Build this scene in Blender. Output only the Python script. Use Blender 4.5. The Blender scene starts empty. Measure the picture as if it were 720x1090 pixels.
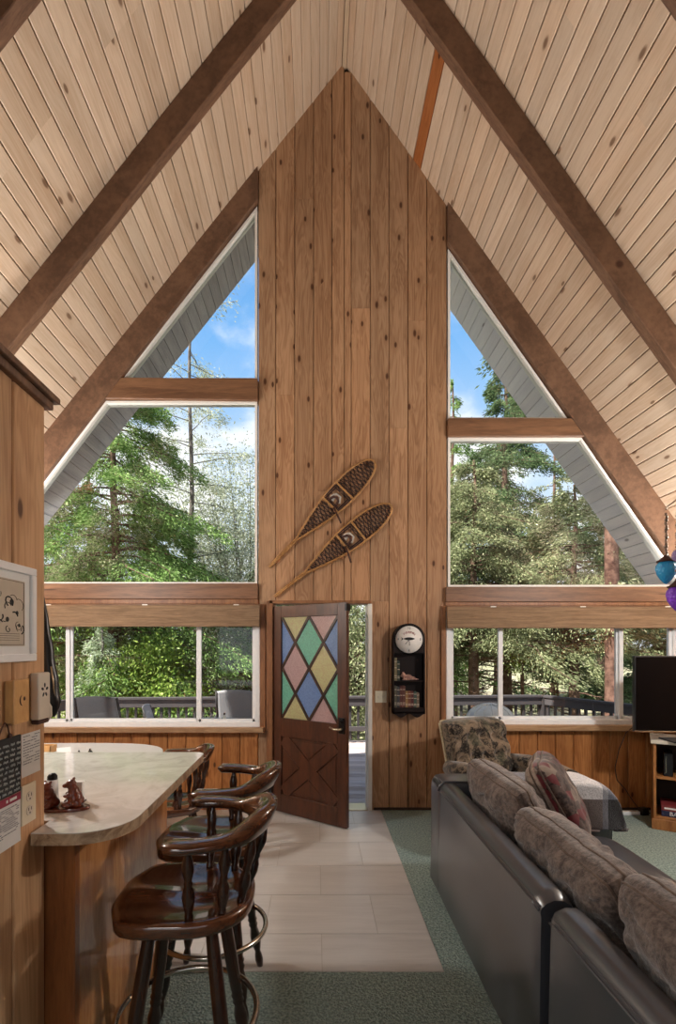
import bpy, bmesh, math, random
import numpy as np
from mathutils import Vector, Matrix, Euler, noise

random.seed(7)
RNG = np.random.default_rng(11)
C = bpy.context.scene.collection
PI = math.pi
F, VX, VY, EYE, W = 530.0, 337.0, 687.0, 1.6, 4.85      # lens in pixels, vanishing point, eye height, gable wall distance

def P(x, y, d):
    """point seen at photo pixel (x, y) standing d metres in front of the eye"""
    return Vector(((x - VX) * d / F, d, EYE + (VY - y) * d / F))

# ------------------------------------------------------------------ mesh helper
class MB:
    def __init__(s):
        s.bm = bmesh.new()
    def _merge(s, t, M=None, mi=0, smooth=False):
        if M is not None:
            bmesh.ops.transform(t, matrix=M, verts=t.verts)
        for f in t.faces:
            f.material_index = mi; f.smooth = smooth
        me = bpy.data.meshes.new('t'); t.to_mesh(me); t.free()
        s.bm.from_mesh(me); bpy.data.meshes.remove(me)
    def box(s, a, b, bevel=0, seg=2, M=None, mi=0, smooth=False):
        """box between corners a and b"""
        t = bmesh.new(); bmesh.ops.create_cube(t, size=1)
        a = Vector(a); b = Vector(b); d = b - a; c = (a + b) / 2
        bmesh.ops.transform(t, matrix=Matrix.Translation(c) @ Matrix.Diagonal((abs(d.x), abs(d.y), abs(d.z), 1)), verts=t.verts)
        if bevel:
            bmesh.ops.bevel(t, geom=list(t.edges), offset=bevel, segments=seg, profile=.5, affect='EDGES')
        s._merge(t, M, mi, smooth)
    def prism(s, pts, vec, bevel=0, seg=2, M=None, mi=0, smooth=False):
        t = bmesh.new(); vec = Vector(vec)
        A = [t.verts.new(Vector(p)) for p in pts]; B = [t.verts.new(Vector(p) + vec) for p in pts]
        n = len(pts); t.faces.new(A); t.faces.new(B[::-1])
        for i in range(n):
            t.faces.new((A[i], B[i], B[(i + 1) % n], A[(i + 1) % n]))
        bmesh.ops.recalc_face_normals(t, faces=t.faces)
        if bevel:
            bmesh.ops.bevel(t, geom=list(t.edges), offset=bevel, segments=seg, profile=.5, affect='EDGES')
        s._merge(t, M, mi, smooth)
    def lathe(s, prof, seg=16, M=None, mi=0, smooth=True):
        t = bmesh.new(); rings = []
        for r, z in prof:
            if r < 1e-6: rings.append([t.verts.new((0, 0, z))])
            else: rings.append([t.verts.new((r * math.cos(2 * PI * k / seg), r * math.sin(2 * PI * k / seg), z)) for k in range(seg)])
        for a, b in zip(rings, rings[1:]):
            for k in range(seg):
                k2 = (k + 1) % seg
                if len(a) == 1 and len(b) == 1: continue
                if len(a) == 1: t.faces.new((a[0], b[k2], b[k]))
                elif len(b) == 1: t.faces.new((a[k], a[k2], b[0]))
                else: t.faces.new((a[k], a[k2], b[k2], b[k]))
        for ring, rev in ((rings[0], True), (rings[-1], False)):
            if len(ring) > 1: t.faces.new(ring[::-1] if rev else ring)
        bmesh.ops.recalc_face_normals(t, faces=t.faces)
        s._merge(t, M, mi, smooth)
    def turned(s, p, q, prof, seg=12, mi=0):
        """lathe whose axis runs p -> q; prof z in 0..1"""
        p = Vector(p); q = Vector(q); d = q - p
        M = Matrix.Translation(p) @ d.to_track_quat('Z', 'Y').to_matrix().to_4x4()
        s.lathe([(r, z * d.length) for r, z in prof], seg, M, mi)
    def tube(s, pts, r, seg=8, closed=False, mi=0, sx=1.0, cap=True):
        pts = [Vector(p) for p in pts]; n = len(pts); t = bmesh.new(); rings = []
        up = Vector((0, 0, 1)); prev = None
        for i, p in enumerate(pts):
            if closed: d = pts[(i + 1) % n] - pts[i - 1]
            else: d = pts[min(i + 1, n - 1)] - pts[max(i - 1, 0)]
            if d.length < 1e-9: d = Vector((0, 0, 1))
            d.normalize()
            if prev is None:
                a = d.cross(up)
                if a.length < .05: a = d.cross(Vector((0, 1, 0)))
            else:
                a = prev - d * prev.dot(d)
                if a.length < 1e-4: a = d.cross(up)
            a.normalize(); prev = a; b = d.cross(a)
            rr = r[i] if isinstance(r, (list, tuple)) else r
            rings.append([t.verts.new(p + a * (rr * sx * math.cos(2 * PI * k / seg)) + b * (rr * math.sin(2 * PI * k / seg))) for k in range(seg)])
        pairs = list(zip(rings, rings[1:])) + ([(rings[-1], rings[0])] if closed else [])
        for A, B in pairs:
            for k in range(seg):
                t.faces.new((A[k], A[(k + 1) % seg], B[(k + 1) % seg], B[k]))
        if not closed and cap:
            t.faces.new(rings[0][::-1]); t.faces.new(rings[-1])
        bmesh.ops.recalc_face_normals(t, faces=t.faces)
        s._merge(t, None, mi, True)
    def grid(s, fn, nu, nv, M=None, mi=0, smooth=True, cu=False, cv=False):
        t = bmesh.new()
        V = [[t.verts.new(Vector(fn(i / nu, j / nv))) for j in range(nv + (0 if cv else 1))] for i in range(nu + (0 if cu else 1))]
        for i in range(nu):
            for j in range(nv):
                i2 = (i + 1) % len(V); j2 = (j + 1) % len(V[0])
                try: t.faces.new((V[i][j], V[i2][j], V[i2][j2], V[i][j2]))
                except ValueError: pass
        bmesh.ops.remove_doubles(t, verts=t.verts, dist=1e-6)
        bmesh.ops.recalc_face_normals(t, faces=t.faces)
        s._merge(t, M, mi, smooth)
    def ball(s, c, r, M=None, mi=0, seg=16, rings=10):
        if not isinstance(r, (tuple, list)): r = (r, r, r)
        t = bmesh.new(); bmesh.ops.create_uvsphere(t, u_segments=seg, v_segments=rings, radius=1)
        T = Matrix.Translation(Vector(c)) @ (M if M is not None else Matrix.Identity(4)) @ Matrix.Diagonal((r[0], r[1], r[2], 1))
        s._merge(t, T, mi, True)
    def text(s, body, size, M, ext=.001, mi=0, align='CENTER'):
        cu = bpy.data.curves.new('t', 'FONT'); cu.body = body; cu.size = size; cu.extrude = ext; cu.align_x = align; cu.align_y = 'CENTER'
        cu.resolution_u = 3
        o = bpy.data.objects.new('t', cu); C.objects.link(o)
        me = bpy.data.meshes.new_from_object(o.evaluated_get(bpy.context.evaluated_depsgraph_get()))
        t = bmesh.new(); t.from_mesh(me)
        bpy.data.objects.remove(o); bpy.data.curves.remove(cu); bpy.data.meshes.remove(me)
        s._merge(t, M, mi, False)
    def build(s, name, mats, parent=None, loc=None, sub=0, remesh=0):
        me = bpy.data.meshes.new(name); s.bm.to_mesh(me); s.bm.free()
        for m in (mats if isinstance(mats, (list, tuple)) else [mats]): me.materials.append(m)
        o = bpy.data.objects.new(name, me); C.objects.link(o)
        if parent is not None: o.parent = parent
        if loc is not None: o.location = loc
        if remesh:
            md = o.modifiers.new('r', 'REMESH'); md.mode = 'VOXEL'; md.voxel_size = remesh; md.use_smooth_shade = True
            sm = o.modifiers.new('s', 'SMOOTH'); sm.iterations = 4
        if sub:
            md = o.modifiers.new('s', 'SUBSURF'); md.levels = sub; md.render_levels = sub
        return o

def tag(o, label, cat, group=None):
    o['label'] = label; o['category'] = cat
    if group: o['group'] = group
    return o
def thing(name, label, cat, loc=(0, 0, 0), rotz=0.0, group=None):
    o = bpy.data.objects.new(name, None); C.objects.link(o)
    o.location = loc; o.rotation_euler = (0, 0, rotz); o.empty_display_size = .1
    return tag(o, label, cat, group)
def struct(o):
    o['kind'] = 'structure'; return o
def stuff(o):
    o['kind'] = 'stuff'; return o
def copy_tree(o, parent=None):
    c = o.copy(); C.objects.link(c); c.parent = parent
    for ch in list(o.children): copy_tree(ch, c)
    return c
def clone(o, loc, rotz, label=None, group=None):
    c = copy_tree(o); c.location = loc; c.rotation_euler = (0, 0, rotz)
    if label: c['label'] = label
    if group: c['group'] = group
    return c

# boards: each plank its own chamfered bar inside one surface mesh, with a "pid" map that tells planks apart
class Planks:
    def __init__(s): s.v = []; s.f = []; s.uv = []; s.pid = []; s.mi = []
    def plank(s, o, u, v, n, L, w, gap=.003, ch=.004, t=.02, L1=None, mi=0, s0=0, s1=None, pid=None):
        o, u, v, n = Vector(o), Vector(u).normalized(), Vector(v).normalized(), Vector(n).normalized()
        if L1 is None: L1 = L
        if s1 is None: s1 = s0
        b = len(s.v); pr = [(gap, -t), (gap, -ch), (gap + ch, 0), (w - gap - ch, 0), (w - gap, -ch), (w - gap, -t)]
        r = pid if pid else (random.random(), random.random())
        for e in (0, 1):
            for vv, nn in pr:
                uu = (s0 + (s1 - s0) * vv / w) if e == 0 else L + (L1 - L) * vv / w
                s.v.append(o + u * uu + v * vv + n * nn); s.uv.append((uu, vv)); s.pid.append(r)
        fl = u.cross(v).dot(n) > 0
        fs = [(b + k, b + k + 6, b + k + 7, b + k + 1) for k in range(5)] + [tuple(b + k for k in range(6)), tuple(b + 6 + k for k in range(5, -1, -1))]
        for f in fs: s.f.append(f[::-1] if fl else f); s.mi.append(mi)
    def slab(s, a, b2, mi=0):
        a = Vector(a); c = Vector(b2); b = len(s.v); r = (.5, .5)
        for x in (a.x, c.x):
            for y in (a.y, c.y):
                for z in (a.z, c.z):
                    s.v.append(Vector((x, y, z))); s.uv.append((z, x)); s.pid.append(r)
        for f in ((0, 1, 3, 2), (4, 6, 7, 5), (0, 4, 5, 1), (2, 3, 7, 6), (0, 2, 6, 4), (1, 5, 7, 3)):
            s.f.append(tuple(b + k for k in f)); s.mi.append(mi)
    def build(s, name, mats, parent=None):
        me = bpy.data.meshes.new(name); me.from_pydata([tuple(p) for p in s.v], [], s.f)
        for m in (mats if isinstance(mats, (list, tuple)) else [mats]): me.materials.append(m)
        me.polygons.foreach_set('material_index', s.mi)
        li = np.zeros(len(me.loops), dtype=np.int32); me.loops.foreach_get('vertex_index', li)
        for nm, arr in (('UVMap', s.uv), ('pid', s.pid)):
            l = me.uv_layers.new(name=nm); l.data.foreach_set('uv', np.array(arr, dtype=np.float32)[li].ravel())
        bm = bmesh.new(); bm.from_mesh(me); bmesh.ops.recalc_face_normals(bm, faces=bm.faces); bm.to_mesh(me); bm.free()
        o = bpy.data.objects.new(name, me); C.objects.link(o)
        if parent is not None: o.parent = parent
        return o

# ------------------------------------------------------------------ materials
def srgb(r, g, b):
    f = lambda c: (c / 255 / 12.92) if c / 255 <= .04045 else ((c / 255 + .055) / 1.055) ** 2.4
    return (f(r), f(g), f(b), 1)
class NT:
    def __init__(s, name):
        s.m = bpy.data.materials.new(name); s.m.use_nodes = True; s.t = s.m.node_tree
        s.b = s.t.nodes['Principled BSDF']; s.out = s.t.nodes['Material Output']
    def n(s, typ, **kw):
        nd = s.t.nodes.new(typ)
        for k, v in kw.items():
            if hasattr(nd, k): setattr(nd, k, v)
        return nd
    def l(s, a, b): s.t.links.new(a, b)
    def val(s, x, sock):
        if isinstance(x, (int, float)): sock.default_value = x
        elif isinstance(x, (tuple, list)): sock.default_value = x
        else: s.l(x, sock)
    def math(s, op, a, b=0.0, c=0.0, clamp=False):
        nd = s.n('ShaderNodeMath', operation=op); nd.use_clamp = clamp
        s.val(a, nd.inputs[0]); s.val(b, nd.inputs[1]); s.val(c, nd.inputs[2]); return nd.outputs[0]
    def vmul(s, v, k):
        nd = s.n('ShaderNodeVectorMath', operation='MULTIPLY'); s.l(v, nd.inputs[0]); s.val(k, nd.inputs[1]); return nd.outputs[0]
    def vadd(s, v, k):
        nd = s.n('ShaderNodeVectorMath', operation='ADD'); s.l(v, nd.inputs[0]); s.val(k, nd.inputs[1]); return nd.outputs[0]
    def noise(s, v, scale=1.0, detail=3.0, rough=.5, dist=0.0):
        nd = s.n('ShaderNodeTexNoise'); s.l(v, nd.inputs['Vector']); nd.inputs['Scale'].default_value = scale
        nd.inputs['Detail'].default_value = detail; nd.inputs['Roughness'].default_value = rough; nd.inputs['Distortion'].default_value = dist
        return nd.outputs['Fac']
    def voro(s, v, scale=1.0, feature='F1', dim='3D'):
        nd = s.n('ShaderNodeTexVoronoi', feature=feature); nd.voronoi_dimensions = dim; s.l(v, nd.inputs['Vector']); nd.inputs['Scale'].default_value = scale
        return nd
    def step(s, x, lo, hi):
        nd = s.n('ShaderNodeMapRange', interpolation_type='SMOOTHSTEP'); s.val(x, nd.inputs[0]); s.val(lo, nd.inputs[1]); s.val(hi, nd.inputs[2])
        return nd.outputs[0]
    def mix(s, f, a, b, mode='MIX'):
        nd = s.n('ShaderNodeMix', data_type='RGBA', blend_type=mode); s.val(f, nd.inputs[0]); s.val(a, nd.inputs[6]); s.val(b, nd.inputs[7]); return nd.outputs[2]
    def comb(s, x, y, z):
        nd = s.n('ShaderNodeCombineXYZ'); s.val(x, nd.inputs[0]); s.val(y, nd.inputs[1]); s.val(z, nd.inputs[2]); return nd.outputs[0]
    def sep(s, v):
        nd = s.n('ShaderNodeSeparateXYZ'); s.l(v, nd.inputs[0]); return nd.outputs
    def coord(s, which='Object'): return s.n('ShaderNodeTexCoord').outputs[which]
    def uv(s, name): return s.n('ShaderNodeUVMap', uv_map=name).outputs[0]
    def bump(s, h, strength=.3, dist=.01):
        nd = s.n('ShaderNodeBump'); s.l(h, nd.inputs['Height']); nd.inputs['Strength'].default_value = strength; nd.inputs['Distance'].default_value = dist
        s.l(nd.outputs[0], s.b.inputs['Normal']); return nd.outputs[0]
    def set(s, col=None, rough=None, metal=None, coat=None, spec=None, sheen=None):
        for k, v in (('Base Color', col), ('Roughness', rough), ('Metallic', metal), ('Coat Weight', coat), ('Specular IOR Level', spec), ('Sheen Weight', sheen)):
            if v is not None: s.val(v, s.b.inputs[k])
        return s.m

def plank_mat(name, light, dark, knot, rough=.5, knots=.5, var=.25, grain=1.0, spec=.3, kdark=.9, kscale=1.0):
    t = NT(name); u = t.sep(t.uv('UVMap')); r = t.sep(t.uv('pid'))
    v = t.comb(t.math('MULTIPLY_ADD', r[0], 53.0, u[0]), t.math('MULTIPLY_ADD', r[1], 31.0, u[1]), t.math('MULTIPLY', r[0], 7.0))
    big = t.noise(t.vmul(v, (1.1, 9, 1)), 1, 3, .55, .8)
    fine = t.noise(t.vmul(v, (3.0, 85, 1)), 1, 4, .6, .4)
    ring = t.math('SINE', t.math('MULTIPLY', t.math('ADD', t.math('MULTIPLY', u[1], 55.0), t.math('MULTIPLY', big, 30.0)), 2.0))
    g = t.math('ADD', t.math('MULTIPLY', big, .55), t.math('ADD', t.math('MULTIPLY', fine, .4), t.math('MULTIPLY', ring, .07 * grain)))
    col = t.mix(t.step(g, .3, .72), light, dark)
    vo = t.voro(t.vmul(v, (2.6 * kscale, 6.0 * kscale, 1)), 1, 'F1', '2D')
    has = t.math('LESS_THAN', t.sep(vo.outputs['Color'])[0], knots)
    d = t.math('ADD', vo.outputs['Distance'], t.math('MULTIPLY', t.math('SUBTRACT', fine, .5), .05))
    halo = t.math('MULTIPLY', t.step(d, .34, .06), has)
    core = t.math('MULTIPLY', t.step(d, t.math('MULTIPLY_ADD', t.sep(vo.outputs['Color'])[1], .07, .075), .05), has)
    col = t.mix(t.math('MULTIPLY', halo, .45), col, dark)
    col = t.mix(t.math('MULTIPLY', core, kdark), col, knot)
    br = t.math('MULTIPLY_ADD', t.math('SUBTRACT', r[1], .5), var * 2, 1.0)
    warm = t.math('MULTIPLY_ADD', t.math('SUBTRACT', r[0], .5), var * .5, 1.0)
    col = t.mix(1.0, col, t.comb(br, t.math('MULTIPLY', br, warm), t.math('MULTIPLY', br, t.math('MULTIPLY', warm, warm))), 'MULTIPLY')
    t.bump(g, .12, .004)
    return t.set(col, rough, spec=spec)

def wood_mat(name, light, dark, scale=(1, 1, 1), rough=.4, coat=0.0, spec=.5, knots=0.0, knot=(.05, .02, .01, 1), bump=.08):
    """wood with grain stretched along the axis whose scale is small"""
    t = NT(name); v = t.vmul(t.coord(), scale)
    big = t.noise(v, 3.0, 3, .55, 1.0); fine = t.noise(v, 22.0, 4, .6, .3)
    g = t.math('ADD', t.math('MULTIPLY', big, .6), t.math('MULTIPLY', fine, .4))
    col = t.mix(t.step(g, .32, .68), light, dark)
    if knots:
        vo = t.voro(v, 3.0); has = t.math('LESS_THAN', t.sep(vo.outputs['Color'])[0], knots)
        col = t.mix(t.math('MULTIPLY', t.step(vo.outputs['Distance'], .16, .08), has), col, knot)
    t.bump(g, bump, .004)
    return t.set(col, rough, coat=coat, spec=spec)

def plain(name, col, rough=.5, metal=0.0, coat=0.0, spec=.5, var=.06, nscale=30.0, bump=0.0):
    t = NT(name); n = t.noise(t.coord(), nscale, 3)
    c2 = tuple(min(1, c * (1 + var)) for c in col[:3]) + (1,); c1 = tuple(c * (1 - var) for c in col[:3]) + (1,)
    if bump: t.bump(n, bump, .003)
    return t.set(t.mix(n, c1, c2), rough, metal, coat, spec)

def fabric(name, a, b, scale=60.0, rough=.9, bump=.5, sheen=.3, big=6.0):
    t = NT(name); v = t.coord()
    n1 = t.noise(v, scale, 4, .7); n2 = t.noise(v, big, 3, .6, .5)
    f = t.math('ADD', t.math('MULTIPLY', n1, .6), t.math('MULTIPLY', n2, .4))
    t.bump(n1, bump, .004)
    return t.set(t.mix(t.step(f, .35, .65), a, b), rough, spec=.15, sheen=sheen)

def leaf_mat(name, cols, trans=.35):
    t = NT(name); r = t.sep(t.uv('pid'))
    ramp = t.n('ShaderNodeValToRGB'); e = ramp.color_ramp.elements
    e[0].position = 0; e[0].color = cols[0]; e[1].position = 1; e[1].color = cols[-1]
    for k, c in enumerate(cols[1:-1]):
        x = e.new((k + 1) / (len(cols) - 1)); x.color = c
    t.l(r[0], ramp.inputs[0])
    d = t.n('ShaderNodeBsdfDiffuse'); tr = t.n('ShaderNodeBsdfTranslucent'); mx = t.n('ShaderNodeMixShader'); mx.inputs[0].default_value = trans
    t.l(ramp.outputs[0], d.inputs[0]); t.l(ramp.outputs[0], tr.inputs[0])
    t.l(d.outputs[0], mx.inputs[1]); t.l(tr.outputs[0], mx.inputs[2]); t.l(mx.outputs[0], t.out.inputs[0])
    return t.m

def glass_pane(name):
    t = NT(name); tr = t.n('ShaderNodeBsdfTransparent'); g = t.n('ShaderNodeBsdfGlossy'); g.inputs['Roughness'].default_value = .02
    fr = t.n('ShaderNodeFresnel'); fr.inputs[0].default_value = 1.45; mx = t.n('ShaderNodeMixShader')
    tr.inputs[0].default_value = (.98, .99, .985, 1)
    t.l(fr.outputs[0], mx.inputs[0]); t.l(tr.outputs[0], mx.inputs[1]); t.l(g.outputs[0], mx.inputs[2]); t.l(mx.outputs[0], t.out.inputs[0])
    return t.m

def stained(name, col):
    t = NT(name); v = t.coord(); n = t.noise(v, 90, 2, .5, 1.2)
    col_t = t.mix(t.step(n, .35, .65), tuple(c * .9 for c in col[:3]) + (1,), tuple(min(1, c * 1.15) for c in col[:3]) + (1,))
    tr = t.n('ShaderNodeBsdfTranslucent'); rf = t.n('ShaderNodeBsdfRefraction'); gl = t.n('ShaderNodeBsdfGlossy'); gl.inputs['Roughness'].default_value = .2
    rf.inputs['Roughness'].default_value = .35; rf.inputs['IOR'].default_value = 1.12
    bp = t.n('ShaderNodeBump'); bp.inputs['Strength'].default_value = .9; bp.inputs['Distance'].default_value = .004; t.l(n, bp.inputs['Height'])
    for nd in (tr, rf): t.l(col_t, nd.inputs['Color']); t.l(bp.outputs[0], nd.inputs['Normal'])
    t.l(bp.outputs[0], gl.inputs['Normal'])
    df = t.n('ShaderNodeBsdfDiffuse'); t.l(col_t, df.inputs[0]); t.l(bp.outputs[0], df.inputs['Normal'])
    mA = t.n('ShaderNodeMixShader'); mA.inputs[0].default_value = .5; t.l(tr.outputs[0], mA.inputs[1]); t.l(df.outputs[0], mA.inputs[2])
    m0 = t.n('ShaderNodeMixShader'); m0.inputs[0].default_value = .42; t.l(mA.outputs[0], m0.inputs[1]); t.l(rf.outputs[0], m0.inputs[2])
    m2 = t.n('ShaderNodeMixShader'); m2.inputs[0].default_value = .06; t.l(m0.outputs[0], m2.inputs[1]); t.l(gl.outputs[0], m2.inputs[2])
    t.l(m2.outputs[0], t.out.inputs[0]); return t.m

M = {}
M['ceil'] = plank_mat('ceiling_pine', srgb(210, 187, 163), srgb(190, 162, 135), srgb(96, 62, 38), .6, .17, .09, .6, kscale=1.0, kdark=.8)
M['ceil_brown'] = plank_mat('stained_board', srgb(176, 110, 62), srgb(150, 88, 46), srgb(70, 35, 18), .55, .3, .1)
M['wall'] = plank_mat('knotty_pine', srgb(182, 144, 110), srgb(140, 102, 73), srgb(70, 36, 18), .45, .28, .15, 1.0, kscale=1.1)
M['wainscot'] = plank_mat('knotty_pine_dark', srgb(176, 119, 70), srgb(134, 81, 42), srgb(66, 32, 14), .45, .34, .12, 1.0, kscale=1.1)
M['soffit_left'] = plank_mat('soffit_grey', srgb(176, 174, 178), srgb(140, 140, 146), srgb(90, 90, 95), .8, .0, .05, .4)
M['soffit_right'] = plank_mat('soffit_bounce_lit', srgb(240, 238, 240), srgb(225, 222, 228), srgb(150, 148, 150), .7, .1, .06, .4)  # same soffit, colour lightened to stand in for light bounced off the deck
M['deck'] = plank_mat('deck_boards', srgb(186, 172, 168), srgb(146, 134, 132), srgb(100, 90, 86), .7, .1, .2, .6)
M['tile'] = plank_mat('floor_tile', srgb(198, 195, 191), srgb(182, 179, 175), srgb(176, 172, 166), .35, .0, .035, .3, .4)
M['part'] = plank_mat('partition_panel', srgb(206, 166, 126), srgb(168, 125, 88), srgb(70, 36, 16), .35, .25, .12, .8, .5)
M['beam'] = wood_mat('beam_wood', srgb(124, 91, 68), srgb(88, 61, 43), (1.2, 6, 1.2), .6, knots=.12, knot=srgb(70, 38, 20))
M['header'] = wood_mat('header_wood', srgb(136, 97, 68), srgb(95, 64, 43), (.5, 6, 6), .5, knots=.14, knot=srgb(66, 34, 16))
M['trimw'] = wood_mat('trim_wood', srgb(158, 110, 72), srgb(122, 80, 50), (5, 5, .7), .5)
M['sill'] = wood_mat('sill_wood', srgb(182, 148, 112), srgb(142, 106, 74), (.6, 5, 5), .5)
M['shade'] = wood_mat('woven_shade', srgb(154, 128, 102), srgb(116, 94, 74), (.8, 4, 16), .8, spec=.1, bump=.4)
M['vinyl'] = plain('white_vinyl', srgb(243, 243, 243), .3)
M['paint'] = plain('white_trim_paint', srgb(240, 236, 228), .45)
M['glass'] = glass_pane('window_glass')
M['dark'] = plain('dark_backing', srgb(48, 30, 18), .8)
M['ridge'] = plain('ridge_strip', srgb(176, 150, 122), .7)
M['roofdeck'] = plain('roof_deck', srgb(120, 92, 66), .8)
M['door'] = wood_mat('door_wood', srgb(88, 50, 31), srgb(60, 33, 20), (5, 5, .7), .4, .15)
M['lead'] = wood_mat('door_muntin', srgb(66, 42, 30), srgb(42, 26, 18), (4, 4, 1), .4)
M['black'] = plain('black_metal', srgb(24, 22, 22), .4, .6)
M['brass'] = plain('brushed_nickel', srgb(205, 190, 165), .3, 1.0)
M['chrome'] = plain('foot_ring_steel', srgb(196, 186, 172), .22, 1.0, var=.1)
M['stool'] = wood_mat('dark_walnut_gloss', srgb(98, 56, 32), srgb(50, 26, 15), (1, 5, 5), .16, .7, .5)
M['stool_v'] = wood_mat('dark_walnut_turned', srgb(60, 33, 21), srgb(32, 17, 11), (6, 6, 1), .25, .4, .5)
M['leather'] = None
def leather(name, c):
    t = NT(name); v = t.coord(); vo = t.voro(v, 260.0); n = t.noise(v, 5.0, 3, .5, .3)
    t.bump(t.math('ADD', t.math('MULTIPLY', vo.outputs['Distance'], .3), t.math('MULTIPLY', n, .25)), .10, .003)
    c2 = tuple(x * 1.12 for x in c[:3]) + (1,)
    return t.set(t.mix(n, c, c2), .34, spec=.6, coat=.55)
def _coat(m):
    m.node_tree.nodes['Principled BSDF'].inputs['Coat Roughness'].default_value = .22
    return m
M['leather'] = _coat(leather('black_leather', srgb(58, 59, 64)))
M['cushion'] = fabric('brown_chenille', srgb(62, 52, 48), srgb(122, 108, 100), 55, .95, .9, .4, 12)
M['piping'] = fabric('brown_piping', srgb(80, 66, 58), srgb(112, 96, 86), 90, .9, .3, .2)
M['vel'] = fabric('white_shirt', srgb(200, 198, 195), srgb(225, 222, 218), 80)
def carpet():
    t = NT('green_carpet'); v = t.coord()
    n1 = t.noise(v, 75, 3, .75); n2 = t.noise(v, 2.2, 3, .6, .6); vo = t.voro(v, 95.0)
    c = t.mix(t.step(n1, .36, .62), srgb(96, 118, 112), srgb(166, 188, 180))
    c = t.mix(t.math('MULTIPLY', t.step(n2, .35, .7), .35), c, srgb(150, 168, 158))
    t.bump(t.math('ADD', n1, t.math('MULTIPLY', vo.outputs['Distance'], .8)), 1.0, .012)
    return t.set(c, .95, spec=.1, sheen=.2)
M['carpet'] = carpet()
def countertop():
    t = NT('cream_laminate'); v = t.coord(); n = t.noise(v, 5, 6, .65, 1.4); n2 = t.noise(v, 30, 3)
    c = t.mix(t.step(n, .35, .7), srgb(232, 229, 224), srgb(206, 201, 194))
    c = t.mix(t.math('MULTIPLY', t.step(n2, .6, .75), .3), c, srgb(184, 172, 156))
    return t.set(c, .12, coat=.4)
M['counter'] = countertop()
def counter_edge():
    t = NT('tan_laminate_edge'); v = t.coord(); n = t.noise(v, 14, 5, .7, 1.0)
    return t.set(t.mix(t.step(n, .35, .7), srgb(196, 170, 140), srgb(122, 92, 68)), .3)
M['cedge'] = counter_edge()
M['veneer'] = wood_mat('counter_veneer', srgb(206, 146, 90), srgb(166, 106, 58), (4, 4, .6), .22, .35)
M['veneer_d'] = wood_mat('counter_post', srgb(150, 92, 50), srgb(116, 66, 34), (5, 5, .6), .3, .2)
M['tabletop'] = plain('white_table_laminate', srgb(226, 224, 222), .2)
M['tv'] = plain('tv_screen', srgb(7, 7, 9), .2, spec=.25)
M['plastic'] = plain('black_plastic', srgb(20, 20, 22), .35)
M['oak'] = wood_mat('oak_stand', srgb(172, 118, 68), srgb(130, 82, 42), (4, 4, 1), .4)
M['cream'] = plain('cream_plastic', srgb(226, 216, 192), .4)
M['ivory'] = plain('ivory_plastic', srgb(216, 206, 190), .4)
M['paper'] = plain('white_paper', srgb(228, 228, 226), .7)
M['ink'] = plain('grey_ink', srgb(110, 112, 122), .8)
M['redink'] = plain('maroon_print', srgb(142, 40, 66), .7)
M['chalk'] = plain('white_chalk_ink', srgb(225, 228, 226), .8)
M['sign'] = plain('black_signboard', srgb(26, 28, 30), .6)
M['bell'] = wood_mat('pale_wood_box', srgb(216, 170, 112), srgb(190, 142, 86), (4, 4, 1), .45)
M['art'] = plain('aged_print', srgb(196, 184, 166), .8, var=.1)
M['artdark'] = plain('print_ink', srgb(44, 42, 40), .8)
M['bear'] = plain('bear_resin', srgb(98, 40, 20), .3, coat=.3, var=.5, nscale=60, bump=.4)
M['ash'] = wood_mat('ash_frame', srgb(196, 150, 96), srgb(150, 106, 60), (3, 3, 3), .4)
M['rawhide'] = plain('dark_rawhide', srgb(46, 30, 32), .6, var=.3)
M['strap'] = plain('leather_strap', srgb(70, 40, 32), .6, var=.3)
M['pale_strap'] = plain('pale_felt', srgb(196, 188, 178), .8)
M['clockwood'] = plain('dark_mahogany', srgb(26, 15, 14), .5, spec=.25)
M['dial'] = plain('clock_dial', srgb(246, 244, 240), .4)
M['railing'] = plain('railing_paint', srgb(66, 61, 63), .7, var=.15, nscale=8)
M['railing_d'] = plain('railing_paint_dark', srgb(48, 44, 45), .7, var=.15, nscale=8)
M['sling'] = plain('grey_sling', srgb(150, 148, 152), .7, var=.12, nscale=60)
M['tableglass'] = plain('patio_table_top', srgb(170, 172, 170), .25)
M['bark'] = fabric('bark', srgb(66, 50, 42), srgb(120, 96, 84), 9, .95, 1.0, 0, 3)
M['bark_grey'] = fabric('grey_bark', srgb(70, 64, 60), srgb(128, 120, 114), 12, .95, 1.0, 0, 3)
M['bark_red'] = fabric('red_bark', srgb(66, 45, 38), srgb(122, 92, 80), 10, .95, 1.0, 0, 3)
M['l_conifer'] = leaf_mat('conifer_needles', [srgb(61, 88, 48), srgb(104, 135, 70), srgb(144, 173, 104), srgb(198, 216, 155)])
M['l_bright'] = leaf_mat('bright_leaves', [srgb(84, 112, 52), srgb(132, 160, 74), srgb(176, 196, 104), srgb(214, 222, 150)])
M['l_olive'] = leaf_mat('olive_needles', [srgb(74, 83, 59), srgb(119, 128, 92), srgb(162, 166, 126), srgb(218, 218, 178)])
M['l_grey'] = leaf_mat('grey_leaves', [srgb(104, 113, 92), srgb(155, 162, 135), srgb(200, 204, 178), srgb(239, 239, 218)])
M['l_pale'] = leaf_mat('pale_needles', [srgb(144, 160, 130), srgb(189, 202, 173), srgb(229, 238, 213), srgb(255, 255, 240)])
M['l_dark'] = leaf_mat('dark_needles', [srgb(50, 66, 48), srgb(77, 97, 66), srgb(106, 126, 86), srgb(153, 166, 122)])
M['l_dead'] = leaf_mat('dead_needles', [srgb(110, 79, 54), srgb(155, 117, 81), srgb(189, 151, 113), srgb(207, 173, 135)])
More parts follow.
